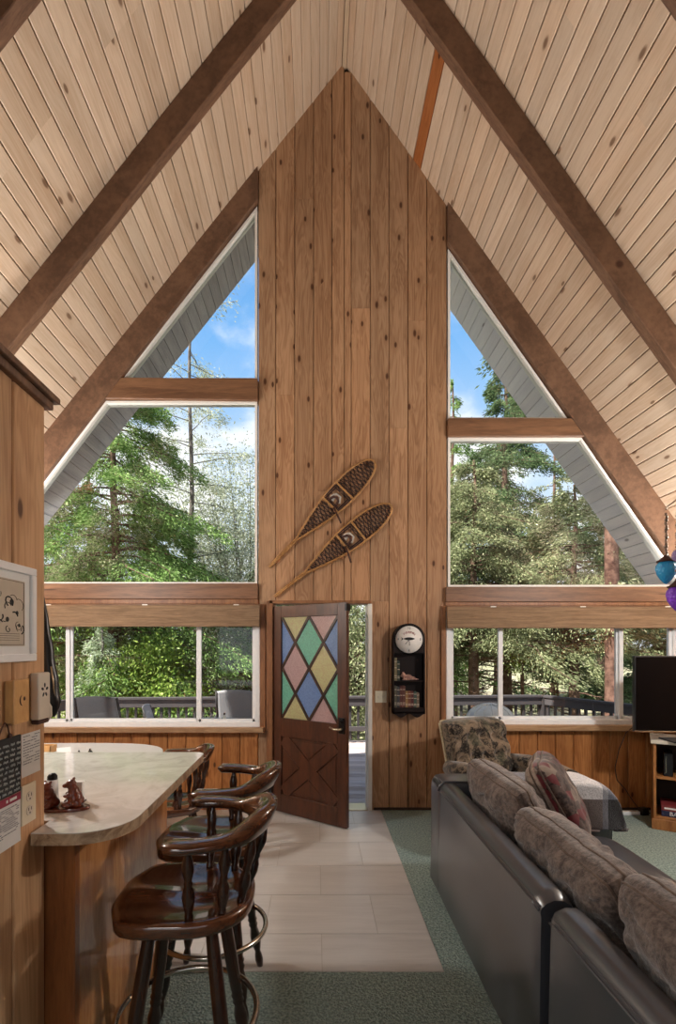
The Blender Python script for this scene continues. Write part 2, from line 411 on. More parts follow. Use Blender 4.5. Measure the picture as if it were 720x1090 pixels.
def ground():
    t = NT('forest_ground'); v = t.coord(); n = t.noise(v, .8, 5, .7); n2 = t.noise(v, 12, 4, .7)
    c = t.mix(t.step(n, .4, .6), srgb(150, 140, 116), srgb(106, 112, 70)); c = t.mix(t.math('MULTIPLY', n2, .5), c, srgb(196, 186, 164))
    return t.set(c, .95, spec=.1)
M['ground'] = ground()
# ------------------------------------------------------------------ room shell
APEX = P(366.7, 66.6, W); SL, SR = 1.256, 1.40
VL = Vector((-1, 0, -SL)).normalized(); VR = Vector((1, 0, -SR)).normalized()
NL = Vector((SL, 0, -1)).normalized(); NR = Vector((-SR, 0, -1)).normalized()
XL, XR = -4.1, 4.1                       # knee walls
YB = -3.2                                # rear wall
def roof_z(x): return APEX.z - (SL * (APEX.x - x) if x < APEX.x else SR * (x - APEX.x))
def wx(x): return (x - VX) * W / F       # photo pixel column on the gable wall -> world x
def wz(y): return EYE + (VY - y) * W / F
LEN_L = (APEX.x - XL) * math.hypot(1, SL); LEN_R = (XR - APEX.x) * math.hypot(1, SR)
YF = 4.95

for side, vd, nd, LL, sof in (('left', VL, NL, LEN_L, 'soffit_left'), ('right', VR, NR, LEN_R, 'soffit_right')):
    pl = Planks(); so = Planks(); w = .1275
    k = 0
    while k * w < LL + .15:
        o = APEX + vd * (k * w); ww = w
        brk = sorted(random.sample([-1.9, -.55, .66, 1.9, 3.08], 2)) if random.random() < .8 else []
        ys = [YB - .1] + brk + [YF]
        for a, b in zip(ys, ys[1:]):
            if side == 'right' and k == 9 and b > 4: # the one stained strip close to the gable
                pl.plank((o.x, 3.76, o.z), (0, 1, 0), vd, nd, YF - 3.76, ww, .0035, .005, .02, mi=1)
                b = 3.76
                if b <= a: continue
            pl.plank((o.x, a, o.z), (0, 1, 0), vd, nd, b - a, ww, .0035, .005, .02)
        so.plank((o.x, YF + .06, o.z), (0, 1, 0), vd, nd, .76, ww, .002, .003, .02)
        k += 1
    struct(pl.build('ceiling', [M['ceil'], M['ceil_brown']]))
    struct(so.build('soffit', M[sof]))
    # roof deck above the boards
    m = MB(); a = APEX - nd * .021 ; e = a + vd * (LL + .9)
    t_ = -nd * .14
    m.prism([(a.x, YB - .4, a.z), (e.x, YB - .4, e.z), (e.x + t_.x, YB - .4, e.z + t_.z), (APEX.x, YB - .4, APEX.z + .14 * math.hypot(1, SL if side == 'left' else SR))], (0, YF + .84 + .4 - YB, 0))
    m.box((APEX.x - .05, YB - .1, APEX.z - .03), (APEX.x + .05, YF + .8, APEX.z + .1))
    struct(m.build('roof', M['roofdeck']))
    if side == 'left':
        m = MB(); m.box((APEX.x - .02, YB - .1, APEX.z - .045), (APEX.x + .02, YF, APEX.z - .025)); struct(m.build('trim_17', M['ridge']))
    # exposed rafters at 4 ft spacing
    sl = SL if side == 'left' else SR
    for y0 in (3.66, 2.45, 1.24, .03, -1.18, -2.39):
        m = MB(); d = .188; e = APEX + vd * (LL + .1)
        m.prism([(APEX.x, y0, APEX.z), (e.x, y0, e.z), (e.x + nd.x * d, y0, e.z + nd.z * d), (APEX.x, y0, APEX.z - d * math.hypot(1, sl))], (0, .085, 0), .004, 1)
        struct(m.build('ceiling_beam', M['beam']))

# gable wall: knotty pine boards
g = Planks(); YW = W
DOOR_X0, DOOR_X1, DOOR_Z = wx(291), wx(391), wz(643)
edges = [275, 293.8, 313.9, 334, 353.6, 374, 394.2, 414.3, 434.4, 454.5, 476]
edges2 = edges[:5] + [366.7] + edges[5:]
for i, (a, b) in enumerate(zip(edges2, edges2[1:])):
    x0, x1 = wx(a), wx(b)
    z0 = 0.0
    if x1 > DOOR_X0 + .03 and x0 < DOOR_X1 - .06: z0 = DOOR_Z + .02
    t0, t1 = roof_z(x0), roof_z(x1)
    if x0 < APEX.x < x1: t0 = t1 = min(t0, t1) + .0
    brks = {2: [wz(212)], 9: [wz(341)], 1: [wz(420)], 7: [wz(640)], 3: [wz(523)], 8: [wz(455)], 6: [wz(328)]}.get(i, [])
    zs = [z0] + sorted(z for z in brks if z > z0 + .1)
    for q, s in enumerate(zs):
        last = q == len(zs) - 1
        e0 = t0 if last else zs[q + 1] - .002; e1 = t1 if last else e0
        g.plank((x0, YW, s), (0, 0, 1), (1, 0, 0), (0, -1, 0), e0 - s, x1 - x0, .0022, .0065, .02, L1=e1 - s)
# wainscot boards under the side windows
SILL = wz(777)
def wains(xa, xb):
    n = max(1, round(abs(xb - xa) / .181)); st = (xb - xa) / n
    for k in range(n):
        a = xa + k * st; b = a + st
        g.plank((min(a, b), YW, 0), (0, 0, 1), (1, 0, 0), (0, -1, 0), SILL, abs(st), .0022, .0065, .02, mi=1)
wains(wx(275), XL); wains(wx(476), XR)
# sheathing behind the boards
g.slab((XL, YW + .021, 0), (wx(275), YF, SILL), 2); g.slab((wx(476), YW + .021, 0), (XR, YF, SILL), 2)
g.slab((wx(275), YW + .021, 0), (DOOR_X0 - .035, YF, 2.2), 2)
g.slab((DOOR_X1 + .035, YW + .021, 0), (wx(476), YF, 2.2), 2)
for k in range(40):                       # stepped sheathing that follows the gable
    a = wx(275) + (wx(476) - wx(275)) * k / 40; b = wx(275) + (wx(476) - wx(275)) * (k + 1) / 40
    g.slab((a, YW + .021, DOOR_Z + .03), (b, YF, max(roof_z(a), roof_z(b)) + .02), 2)
struct(g.build('wall_front', [M['wall'], M['wainscot'], M['dark']]))

# gable rafters lying against the glass
m = MB(); yf, yt = 4.80, 4.935
def up_l(x): return 104 - 1.256 * (x - 337)
def up_r(x): return 25 + 1.40 * (x - 337)
def lo_l(x): return 220 + 1.303 * (272 - x)
def lo_r(x): return 264 + 1.415 * (x - 477.5)
def wp(x, y, d=yf): p = P(x, y, W); return Vector((p.x, d, p.z))
m.prism([wp(275, up_l(275) - 1), wp(-128, up_l(-128) - 1), wp(-128, lo_l(-128)), wp(275, lo_l(275))], (0, yt - yf, 0), .004, 1)
struct(m.build('ceiling_beam', M['beam']))
m = MB(); m.prism([wp(476, up_r(476) - 1), wp(785, up_r(785) - 1), wp(785, lo_r(785)), wp(476, lo_r(476))], (0, yt - yf, 0), .004, 1)
struct(m.build('ceiling_beam', M['beam']))
# cross beams and headers
def bar(name, x0, x1, y0, y1, d0=4.81, d1=4.935, mat='header', bev=.004):
    m = MB(); a = P(x0, y1, W); b = P(x1, y0, W); m.box((a.x, d0, a.z), (b.x, d1, b.z), bev, 1)
    return struct(m.build(name, M[mat]))
m = MB(); m.prism([wp(275, 405, 4.81), wp(275, 428, 4.81), wp(108, 426, 4.81), wp(130, 404, 4.81)], (0, .12, 0), .004, 1); struct(m.build('trim_1', M['header']))
m = MB(); m.prism([wp(476, 447, 4.81), wp(476, 466, 4.81), wp(622, 466, 4.81), wp(607, 447, 4.81)], (0, .12, 0), .004, 1); struct(m.build('trim_2', M['header']))
bar('trim_3', -95, 275, 621.5, 638); bar('trim_4', 474, 745, 625, 641)
bar('trim_5', -95, 275, 638, 643, 4.825, 4.94, 'trimw'); bar('trim_6', 474, 745, 641, 645, 4.825, 4.94, 'trimw')
bar('trim_7', 277, 283, 643, 780, 4.83, 4.94, 'trimw'); bar('trim_8', 469.5, 474.5, 645, 777, 4.83, 4.94, 'trimw')

# windows
def inset(pts, d):
    n = len(pts); out = []
    area = sum(pts[i][0] * pts[(i + 1) % n][1] - pts[(i + 1) % n][0] * pts[i][1] for i in range(n)); sg = 1 if area > 0 else -1
    ls = []
    for i in range(n):
        a = Vector(pts[i]); b = Vector(pts[(i + 1) % n]); t = (b - a).normalized(); nn = Vector((-t.y, t.x)) * sg
        ls.append((a + nn * d, t))
    for i in range(n):
        p, t = ls[i - 1]; q, u = ls[i]; den = t.x * u.y - t.y * u.x
        k = ((q - p).x * u.y - (q - p).y * u.x) / den
        out.append(p + t * k)
    return out
def fixed_window(name, px, trim=.03):
    pts = [((x - VX) * W / F, EYE + (VY - y) * W / F) for x, y in px]
    r = thing(name, 'x', 'x'); del r['label']; del r['category']; struct(r)
    ins = inset(pts, trim); n = len(pts); m = MB()
    for i in range(n):
        j = (i + 1) % n
        m.prism([(pts[i][0], 4.845, pts[i][1]), (pts[j][0], 4.845, pts[j][1]), (ins[j][0], 4.845, ins[j][1]), (ins[i][0], 4.845, ins[i][1])], (0, .085, 0))
    struct(m.build('window_frame', M['paint'], r))
    m = MB(); m.prism([(p[0], 4.885, p[1]) for p in ins], (0, .006, 0)); struct(m.build('window_pane', M['glass'], r))
fixed_window('window_1', [(274, 220), (274, 405), (129, 405)], .022)
fixed_window('window_2', [(274, 427), (274, 622), (-36, 622), (113, 427)], .022)
fixed_window('window_4', [(477, 265), (605, 447), (477, 447)], .022)
fixed_window('window_5', [(477, 466), (619, 466), (729, 625), (477, 625)], .022)
def slider(name, x0, x1, muls, y0, y1):
    """muls: list of (x, width px) for the meeting stiles"""
    r = thing(name, 'x', 'x'); del r['label']; del r['category']; struct(r)
    X0, X1, Z1, Z0 = wx(x0), wx(x1), wz(y0), wz(y1); fr = .05
    m = MB()
    m.box((X0, 4.84, Z0), (X1, 4.94, Z0 + fr), .004, 1); m.box((X0, 4.84, Z1 - fr), (X1, 4.94, Z1), .004, 1)
    m.box((X0, 4.84, Z0 + fr), (X0 + fr, 4.94, Z1 - fr), .004, 1); m.box((X1 - fr, 4.84, Z0 + fr), (X1, 4.94, Z1 - fr), .004, 1)
    struct(m.build('window_frame', M['vinyl'], r))
    xs = [X0 + fr] + [wx(a) for a, _ in muls] + [X1 - fr]
    for k, (a, b) in enumerate(zip(xs, xs[1:])):
        d = 4.865 if k != 1 else 4.895
        m = MB(); s = .028
        m.box((a, d, Z0 + fr), (b, d + .028, Z0 + fr + s), .003, 1); m.box((a, d, Z1 - fr - s), (b, d + .028, Z1 - fr), .003, 1)
        m.box((a - .012, d, Z0 + fr), (a + s, d + .028, Z1 - fr), .003, 1); m.box((b - s, d, Z0 + fr), (b + .012, d + .028, Z1 - fr), .003, 1)
        struct(m.build('window_sash', M['vinyl'], r))
        m = MB(); m.box((a + s - .004, d + .011, Z0 + fr + s - .004), (b - s + .004, d + .016, Z1 - fr - s + .004)); struct(m.build('window_pane', M['glass'], r))
slider('window_3', 7, 277, [(72, 6), (211, 6)], 643, 774)
slider('window_6', 475, 722, [(534.5, 5), (662, 8)], 645, 771.5)
bar('trim_9', 0, 281, 773.5, 779, 4.78, 4.94, 'sill'); bar('trim_10', 471, 745, 771, 777, 4.78, 4.94, 'sill')
# strips that close the band outside the sliders
bar('trim_11', -95, 7, 643, 777, 4.84, 4.94, 'header'); bar('trim_12', 722, 745, 645, 774, 4.84, 4.94, 'header')

# woven shades rolled up at the head of the lower windows
for nm, x0, x1, y0, y1, lab in (('woven_shade', 4, 277.5, 643.5, 667.5, 'raised tan woven shade across the top of the left window above the dining table'),
                                ('woven_shade', 474, 728, 645.5, 669, 'raised tan woven shade across the top of the right window behind the television')):
    r = thing(nm, lab, 'window shade', (0, 0, 0)); a = P(x0, y1, W); b = P(x1, y0, W)
    m = MB(); m.box((a.x, 4.765, a.z), (b.x, 4.80, b.z - .012), .006, 2); m.box((a.x, 4.757, a.z), (b.x, 4.79, a.z + .10), .006, 2)
    m.build('shade_fabric', M['shade'], r)
    m = MB(); m.box((a.x, 4.775, b.z - .012), (b.x, 4.815, b.z), .003, 1); m.build('head_rail', M['header'], r)
    for f in (.18, .55, .9): m = MB(); m.box((a.x + (b.x - a.x) * f, 4.768, b.z - .016), (a.x + (b.x - a.x) * f + .05, 4.775, b.z - .004)); m.build('bracket', M['paint'], r)

# door casing and jamb
m = MB()
jx0, jx1, jz = DOOR_X0, DOOR_X1, DOOR_Z
m.box((jx0 - .032, 4.79, 0), (jx0, 4.97, jz + .03), .003, 1); m.box((jx0 - .032, 4.79, jz), (jx1 + .032, 4.97, jz + .03), .003, 1)
struct(m.build('trim_13', M['trimw']))
m = MB(); m.box((jx1 + .005, 4.815, 0), (jx1 + .045, 4.97, jz), .003, 1); m.box((jx1 - .006, 4.88, 0), (jx1 + .005, 4.96, jz), .002, 1); struct(m.build('trim_14', M['paint']))
m = MB(); m.box((jx0, 4.80, -.02), (jx1 + .005, 5.02, .012), .003, 1); struct(m.build('door_sill', M['brass']))
bar('trim_15', 284, 290.5, 640, 862, 4.825, 4.87, 'trimw')

# the open front door
r = thing('door_1', 'x', 'x', (jx0 + .012, W - .02, 0), math.atan2(-.52, .697)); del r['label']; del r['category']; struct(r)
DW, DH, T2 = .85, 1.975, .022
gx0, gx1, gz0, gz1 = .105, .755, .91, 1.866
pz0, pz1 = .18, .735
m = MB()
for a, b in (((0, -T2, .012), (gx0, T2, DH)), ((gx1, -T2, .012), (DW, T2, DH)), ((gx0, -T2, .012), (gx1, T2, pz0)), ((gx0, -T2, pz1), (gx1, T2, gz0)), ((gx0, -T2, gz1), (gx1, T2, DH))):
    m.box(a, b, .0025, 1)
struct(m.build('door_slab', M['door'], r))
m = MB(); m.box((gx0 - .002, -.006, pz0 - .002), (gx1 + .002, .006, pz1 + .002)); struct(m.build('recessed_panel', M['door'], r))
m = MB(); bw = .062; L = (gx1 - gx0); Hh = pz1 - pz0; cx, cz = (gx0 + gx1) / 2, (pz0 + pz1) / 2
for sg in (1, -1):
    ang = math.atan2(Hh * sg, L); d = Vector((math.cos(ang), 0, math.sin(ang))); nn = Vector((-d.z, 0, d.x)); hl = math.hypot(L, Hh) / 2 - .035
    c = Vector((cx, -.02 + (.001 if sg > 0 else 0), cz))
    m.prism([c - d * hl - nn * bw, c + d * hl - nn * bw, c + d * hl + nn * bw, c - d * hl + nn * bw], (0, .038, 0), .002, 1)
struct(m.build('cross_brace', M['door'], r))
m = MB()
for (ox, oz, ex, ez) in ((0, 1, 1, 0), (0, -1, 1, 0), (1, 0, 0, 1), (-1, 0, 0, 1)):   # raised triangular fields between the braces
    big = .17 if oz else .20
    tip = Vector((cx + ox * .115, -.014, cz + oz * .095)); base = Vector((cx + ox * (L / 2 - .022), -.014, cz + oz * (Hh / 2 - .022)))
    hw = .205 if oz else .165
    m.prism([tip, base + Vector((ex * hw, 0, ez * hw)), base - Vector((ex * hw, 0, ez * hw))], (0, .028, 0), .004, 1)
struct(m.build('raised_field', M['door'], r))
cols = {'b': srgb(160, 196, 250), 'g': srgb(164, 238, 216), 'p': srgb(248, 214, 214), 'y': srgb(254, 240, 192)}
SG = {k: stained('stained_' + k, v) for k, v in cols.items()}
gw, gh = gx1 - gx0, gz1 - gz0
def clip(poly):
    def cut(poly, f):
        out = []
        for i in range(len(poly)):
            a, b = poly[i], poly[(i + 1) % len(poly)]; fa, fb = f(a), f(b)
            if fa >= 0: out.append(a)
            if fa * fb < 0: k = fa / (fa - fb); out.append((a[0] + (b[0] - a[0]) * k, a[1] + (b[1] - a[1]) * k))
        return out
    for f in (lambda p: p[0], lambda p: 1 - p[0], lambda p: p[1], lambda p: 1 - p[1]): poly = cut(poly, f)
    return poly
lay = {(2, 1): 'g', (1, 2): 'p', (3, 2): 'y', (2, 3): 'b', (0, 1): 'b', (4, 1): 'b', (1, 0): 'y', (3, 0): 'p', (0, 3): 'g', (4, 3): 'g', (1, 4): 'y', (3, 4): 'p'}
nm = {'b': 'blue', 'g': 'green', 'p': 'pink', 'y': 'amber'}
for (i, j), c in lay.items():
    q = clip([((i - 1) / 4, j / 4), (i / 4, (j - 1) / 4), ((i + 1) / 4, j / 4), (i / 4, (j + 1) / 4)])
    m = MB(); m.prism([(gx0 + u * gw, -.004, gz1 - v * gh) for u, v in q], (0, .006, 0))
    o = struct(m.build('glass_pane', SG[c], r)); o['label'] = nm[c] + ' textured glass diamond'
m = MB()
segs = []
for s in (-1, 1):
    for c0 in np.arange(-1.0, 2.6, .5):   # lines u*? : v = c0 + s*u*1 in quarter units
        pts = []
        for u in (0, 1): pts.append((u, c0 + s * u))
        q = []
        (u0, v0), (u1, v1) = pts
        for k in np.linspace(0, 1, 401):
            v = v0 + (v1 - v0) * k
            if 0 <= v <= 1: q.append((k, v))
        if len(q) > 20: segs.append((q[0], q[-1]))
for (a, b) in segs:
    A = Vector((gx0 + a[0] * gw, 0, gz1 - a[1] * gh)); B = Vector((gx0 + b[0] * gw, 0, gz1 - b[1] * gh)); d = (B - A).normalized(); nn = Vector((-d.z, 0, d.x)) * .013
    m.prism([A + nn + Vector((0, -.012, 0)), B + nn + Vector((0, -.012, 0)), B - nn + Vector((0, -.012, 0)), A - nn + Vector((0, -.012, 0))], (0, .024, 0), .003, 1)
struct(m.build('muntin', M['lead'], r))
m = MB(); m.box((.775, -.034, .83), (.835, -.02, .97), .004, 2); m.lathe([(.018, 0), (.018, .012), (.012, .016)], 12, Matrix.Translation((.805, -.034, .945)) @ Matrix.Rotation(PI / 2, 4, 'X'))
m.box((.78, .02, .83), (.83, .032, .97), .004, 2); m.tube([(.805, .03, .86), (.805, .07, .86), (.72, .075, .86)], .009, 8)
struct(m.build('lock_plate', M['black'], r))
m = MB(); m.tube([(.805, -.03, .872), (.805, -.065, .872), (.79, -.072, .872), (.75, -.074, .870), (.705, -.07, .884)], [.011, .011, .01, .009, .007], 10)
struct(m.build('door_handle', M['brass'], r))
m = MB()
for z in (.25, 1.0, 1.75): m.lathe([(.009, z - .045), (.009, z + .045)], 10, Matrix.Translation((-.002, -.026, 0)))
struct(m.build('hinge', M['black'], r))
m = MB(); m.box((.835, -.03, 1.90), (.86, .03, 1.96), .003, 1); struct(m.build('door_closer', M['black'], r))

# floor: carpet, tile path
m = MB(); m.box((XL - .1, YB - .1, -.12), (.627, 2.44, 0)); m.box((.627, YB - .1, -.12), (XR + .1, W + .02, 0)); m.box((XL - .1, 2.44, -.12), (.627, W + .02, -.012))
struct(m.build('floor', M['carpet']))
tl = Planks()
joints = [2.44, 2.756, 3.186, 3.612, 4.04, 4.465, 4.83]
for k, (a, b) in enumerate(zip(joints, joints[1:])):
    off = .03 if k % 2 == 0 else .342
    x = off + .627
    while x > XL - .5:
        x1 = min(x, .627); x0 = x - .627
        if x1 - max(x0, XL) > .02:
            x0 = max(x0, XL)
            tl.plank((x0, a, .004), (1, 0, 0), (0, 1, 0), (0, 0, 1), x1 - x0 - .003, b - a, .0015, .001, .014)
        x -= .627
tl.slab((XL, 2.44, -.0125), (.627, 4.84, .0015), 1)
struct(tl.build('floor', [M['tile'], plain('grout', srgb(170, 164, 156), .8)]))

# knee walls and rear wall
for side, x, s in (('left', XL, 1), ('right', XR, -1)):
    p = Planks(); n = 46; st = (W - YB) / n; top = roof_z(x) + .02
    for k in range(n): p.plank((x, YB + k * st, 0), (0, 0, 1), (0, 1, 0), (s, 0, 0), top, st, .0016, .004, .02)
    p.slab((x - s * .12, YB, -.1), (x - s * .021, YF, top), 1)
    struct(p.build('wall_' + side, [M['wainscot'], M['dark']]))
p = Planks(); bx0, bx1, bz0, bz1 = -2.6, 2.6, .9, 2.9
n = 44; st = (XR - XL) / n
for k in range(n):
    a = XL + k * st; b = a + st; t0, t1 = roof_z(a), roof_z(b)
    if a < APEX.x < b: t0 = t1 = min(t0, t1)
    if b > bx0 and a < bx1:
        p.plank((a, YB, 0), (0, 0, 1), (1, 0, 0), (0, 1, 0), bz0, st, .0016, .004, .02)
        p.plank((a, YB, bz1), (0, 0, 1), (1, 0, 0), (0, 1, 0), t0 - bz1, st, .0016, .004, .02, L1=t1 - bz1)
    else: p.plank((a, YB, 0), (0, 0, 1), (1, 0, 0), (0, 1, 0), t0, st, .0016, .004, .02, L1=t1)
p.slab((XL, YB - .1, 0), (XR, YB - .021, bz0), 1); p.slab((XL, YB - .1, bz0), (bx0, YB - .021, 1.8), 1); p.slab((bx1, YB - .1, bz0), (XR, YB - .021, 2.0), 1)
p.slab((-1.6, YB - .1, bz1), (1.9, YB - .021, 4.9), 1)
struct(p.build('wall_back', [M['wall'], M['dark']]))
r = thing('window_7', 'x', 'x'); del r['label']; del r['category']; struct(r)
m = MB()
for a, b in (((bx0, bz0), (bx1, bz0 + .07)), ((bx0, bz1 - .07), (bx1, bz1)), ((bx0, bz0), (bx0 + .07, bz1)), ((bx1 - .07, bz0), (bx1, bz1)), ((-.05, bz0), (.05, bz1))):
    m.box((a[0], YB - .1, a[1]), (b[0], YB + .02, b[1]))
struct(m.build('window_frame', M['vinyl'], r))
m = MB(); m.box((bx0, YB - .05, bz0), (bx1, YB - .044, bz1)); struct(m.build('window_pane', M['glass'], r))

# panelled partition at the kitchen end of the counter
PX = -.872; PE = 1.60
p = Planks()
ys = [PE, 1.43, 1.27, 1.11, .95, .79, .63, .47]
for a, b in zip(ys, ys[1:]):
    p.plank((PX, b, 0), (0, 0, 1), (0, 1, 0), (1, 0, 0), 2.36, a - b, .003, .004, .02)
p.slab((PX - .10, .47, 0), (PX - .0125, PE, 2.36), 0)
struct(p.build('wall_partition', [M['part']]))
m = MB(); m.box((PX - .12, .45, 2.36), (PX + .02, PE + .015, 2.385), .004, 2); m.box((PX - .135, .44, 2.385), (PX + .035, PE + .03, 2.405), .004, 2)
struct(m.build('trim_16', M['beam']))
# baseboard strip on the gable wall
bar('baseboard_right', 398, 745, 859.5, 862, 4.832, 4.87, 'dark')
# ------------------------------------------------------------------ captain's stools and chairs
def seat_outline(t, a=.236, b=.232):
    """t = angle; local -x is the front"""
    c, s_ = math.cos(t), math.sin(t); n = 4.6 if c < 0 else 2.7
    r = (abs(c) ** n + abs(s_) ** n) ** (-1 / n)
    x, y = a * r * c, b * r * s_
    if x < 0: y *= 1 - .06 * max(0, (-x / a - .35)) ** 1.4        # front narrows a little
    if x > 0: y *= 1 - .10 * (x / a) ** 2
    f = math.exp(-((abs(y) - .165) / .05) ** 2) * max(0, -x / a) * .022   # scallop in front of the arms
    return x + f, y
def seat_mesh(m, z, mi=0):
    T = .054
    prof = [(0, 0), (.2, 0), (.4, 0), (.6, 0), (.78, 0), (.9, 0), (.965, -.002), (.993, -.008), (1, -.018), (.997, -.034), (.98, -.046), (.94, -T), (.5, -T), (0, -T)]
    def fn(u, v):
        k = u * (len(prof) - 1); i = min(int(k), len(prof) - 2); f = k - i
        r = prof[i][0] + (prof[i + 1][0] - prof[i][0]) * f; dz = prof[i][1] + (prof[i + 1][1] - prof[i][1]) * f
        x, y = seat_outline(v * 2 * PI); x *= r; y *= r
        top = max(0, 1 + dz / .02) if u < .6 else 0
        dish = -.016 * math.exp(-((x - .03) / .15) ** 2 - (abs(y) - .085) ** 2 / .008) - .004 + .010 * math.exp(-(y / .03) ** 2) * (x < 0) * min(1, -x / .2)
        return (x, y, z + dz + dish * top * (1 - r ** 6))
    m.grid(fn, len(prof) - 1, 56, mi=mi, cv=True)
def rail_pt(t):
    """t in -1..1 along the horseshoe"""
    th = t * math.radians(100)
    return .012 + .265 * math.cos(th), .226 * math.sin(th)
def rail_mesh(m, z):
    n = 44; sec = 12
    def fn(u, v):
        t = -1 + 2 * u; x, y = rail_pt(t); x2, y2 = rail_pt(t + .01); tx, ty = x2 - x, y2 - y; l = math.hypot(tx, ty); nx, ny = ty / l, -tx / l
        back = math.exp(-(t / .42) ** 4); end = max(0, (abs(t) - .93) / .07)
        hw = (.036 - .006 * back) * math.sqrt(max(.03, 1 - end ** 3)); hh = (.0185 + .034 * back) * math.sqrt(max(.05, 1 - end ** 4)) 
        if abs(t) > .45: hw *= 1 + .22 * math.exp(-((abs(t) - .86) / .12) ** 2)
        a = v * 2 * PI; ca, sa = math.cos(a), math.sin(a); e = .62
        px = math.copysign(abs(ca) ** e, ca) * hw; pz = math.copysign(abs(sa) ** e, sa) * hh
        lean = .10 * back * pz / .04 * .04 * 8
        zz = z + .026 * back
        return (x + nx * (px + lean * .5), y + ny * (px + lean * .5), zz + pz)
    m.grid(fn, n, sec, cv=True)
    for e in (0, 1):
        pts = [fn(e, k / sec) for k in range(sec)]
        t = bmesh.new(); t.faces.new([t.verts.new(p) for p in (pts if e else pts[::-1])]); m._merge(t, None, 0, True)
    bmesh.ops.remove_doubles(m.bm, verts=m.bm.verts, dist=1e-5)
SPIN = [(.011, 0), (.013, .06), (.010, .10), (.016, .22), (.019, .32), (.016, .42), (.010, .49), (.013, .52), (.010, .56), (.016, .68), (.0175, .76), (.013, .86), (.009, .93), (.010, 1)]
def captain_top(root, z, rail):
    m = MB(); seat_mesh(m, z); m.build('seat', M['stool'], root)
    m = MB(); rail_mesh(m, z + rail); m.build('arm_rail', M['stool'], root)
    for t in (-.82, -.56, -.30, 0, .30, .56, .82):
        m = MB(); x, y = rail_pt(t); th = math.atan2(y, x); bx, by = seat_outline(th); back = math.exp(-(t / .42) ** 4)
        if abs(t) > .8: bx, by = x * 1.05, math.copysign(.215, y)
        m.turned((bx * .86, by * .86, z - .012), (x, y, z + rail - .008), [(r * 1.12, q) for r, q in SPIN], 12); m.build('spindle', M['stool_v'], root)
LEGP = [(.013, 0), (.017, .03), (.020, .06), (.017, .10), (.013, .125), (.018, .15), (.024, .20), (.025, .25), (.017, .315), (.0225, .335), (.018, .355), (.0235, .372), (.019, .39), (.022, .42), (.0245, .60), (.0235, .80), (.020, .95), (.017, 1)]
def bar_stool(label, loc, rz):
    r = thing('bar_stool', label, 'bar stool', loc, rz, 'captain bar stools at the counter')
    z = .74; captain_top(r, z, .238)
    m = MB(); m.lathe([(.0, z - .095), (.115, z - .095), (.135, z - .088), (.14, z - .06), (.13, z - .043), (0, z - .043)], 28); m.build('swivel_plate', M['stool_v'], r)
    for sx in (-1, 1):
        for sy in (-1, 1):
            m = MB(); m.turned((sx * .188, sy * .194, 0), (sx * .098, sy * .100, z - .06), LEGP, 14); m.build('leg', M['stool_v'], r)
    m = MB(); R, zr = .243, .305
    m.tube([(R * math.cos(2 * PI * k / 64), R * math.sin(2 * PI * k / 64), zr) for k in range(64)], .0115, 10, closed=True); m.build('foot_ring', M['chrome'], r)
    return r
s1 = bar_stool('dark wooden captain bar stool nearest the camera, glossy saddle seat by the counter end', (-.455, 1.76, 0), math.radians(2))
s2 = clone(s1, (-.478, 2.30, 0), math.radians(-3), 'dark wooden captain bar stool farther along the counter, half hidden behind the nearer stool')
def captain_chair(label, loc, rz):
    r = thing('captain_chair', label, 'dining chair', loc, rz)
    z = .445; captain_top(r, z, .32)
    for sx in (-1, 1):
        for sy in (-1, 1):
            m = MB(); m.turned((sx * .20, sy * .19, 0), (sx * .145, sy * .14, z - .04), LEGP, 12); m.build('leg', M['stool_v'], r)
    m = MB()
    for sy in (-1, 1): m.turned((-.185, sy * .178, .15), (.185, sy * .178, .15), [(.008, 0), (.014, .5), (.008, 1)], 10)
    m.turned((0, -.178, .15), (0, .178, .15), [(.008, 0), (.014, .5), (.008, 1)], 10); m.build('stretcher', M['stool_v'], r)
    return r
c1 = captain_chair('dark wooden captain chair at the right end of the white dining table, behind the counter', (-1.08, 3.70, 0), math.radians(20))

# ------------------------------------------------------------------ counter
CZ = 1.03
r = thing('breakfast_counter', 'cream laminate breakfast counter with rounded corner and wood veneer base', 'counter', (0, 0, 0))
def counter_poly():
    xr, yn, yf = -.593, 1.51, 2.66; R = .17
    pts = [(-2.1, yf), (-2.1, 1.63), (PX - .02, 1.63), (PX - .02, 1.612), (PX + .004, 1.612), (PX + .004, yn)]
    pts = [(-2.1, yf), (-2.1, PE + .02), (PX + .005, PE + .02), (PX + .005, yn)]
    for k in range(13):
        a = -PI / 2 + k / 12 * PI / 2; pts.append((xr - R * 1.0 + R * math.cos(a), yn + R + R * math.sin(a)))
    for k in range(7):
        a = k / 6 * PI / 2; pts.append((xr - .05 + .05 * math.cos(a), yf - .05 + .05 * math.sin(a)))
    return pts
cp = counter_poly()
m = MB(); m.prism([(x, y, CZ - .038) for x, y in cp], (0, 0, .0355)); m.build('counter_edge', M['cedge'], r)
m = MB(); m.prism([(x, y, CZ - .0025) for x, y in cp], (0, 0, .0025)); m.build('countertop', M['counter'], r)
m = MB(); m.box((-.803, 1.63, 0), (-.783, 2.61, CZ - .038), .003, 1); m.box((-2.1, 2.59, 0), (-.80, 2.61, CZ - .038)); m.build('side_panel', M['veneer'], r)
m = MB(); m.box((PX - .03, 1.603, 0), (-.779, 1.64, CZ - .038), .004, 1); m.build('corner_post', M['veneer_d'], r)

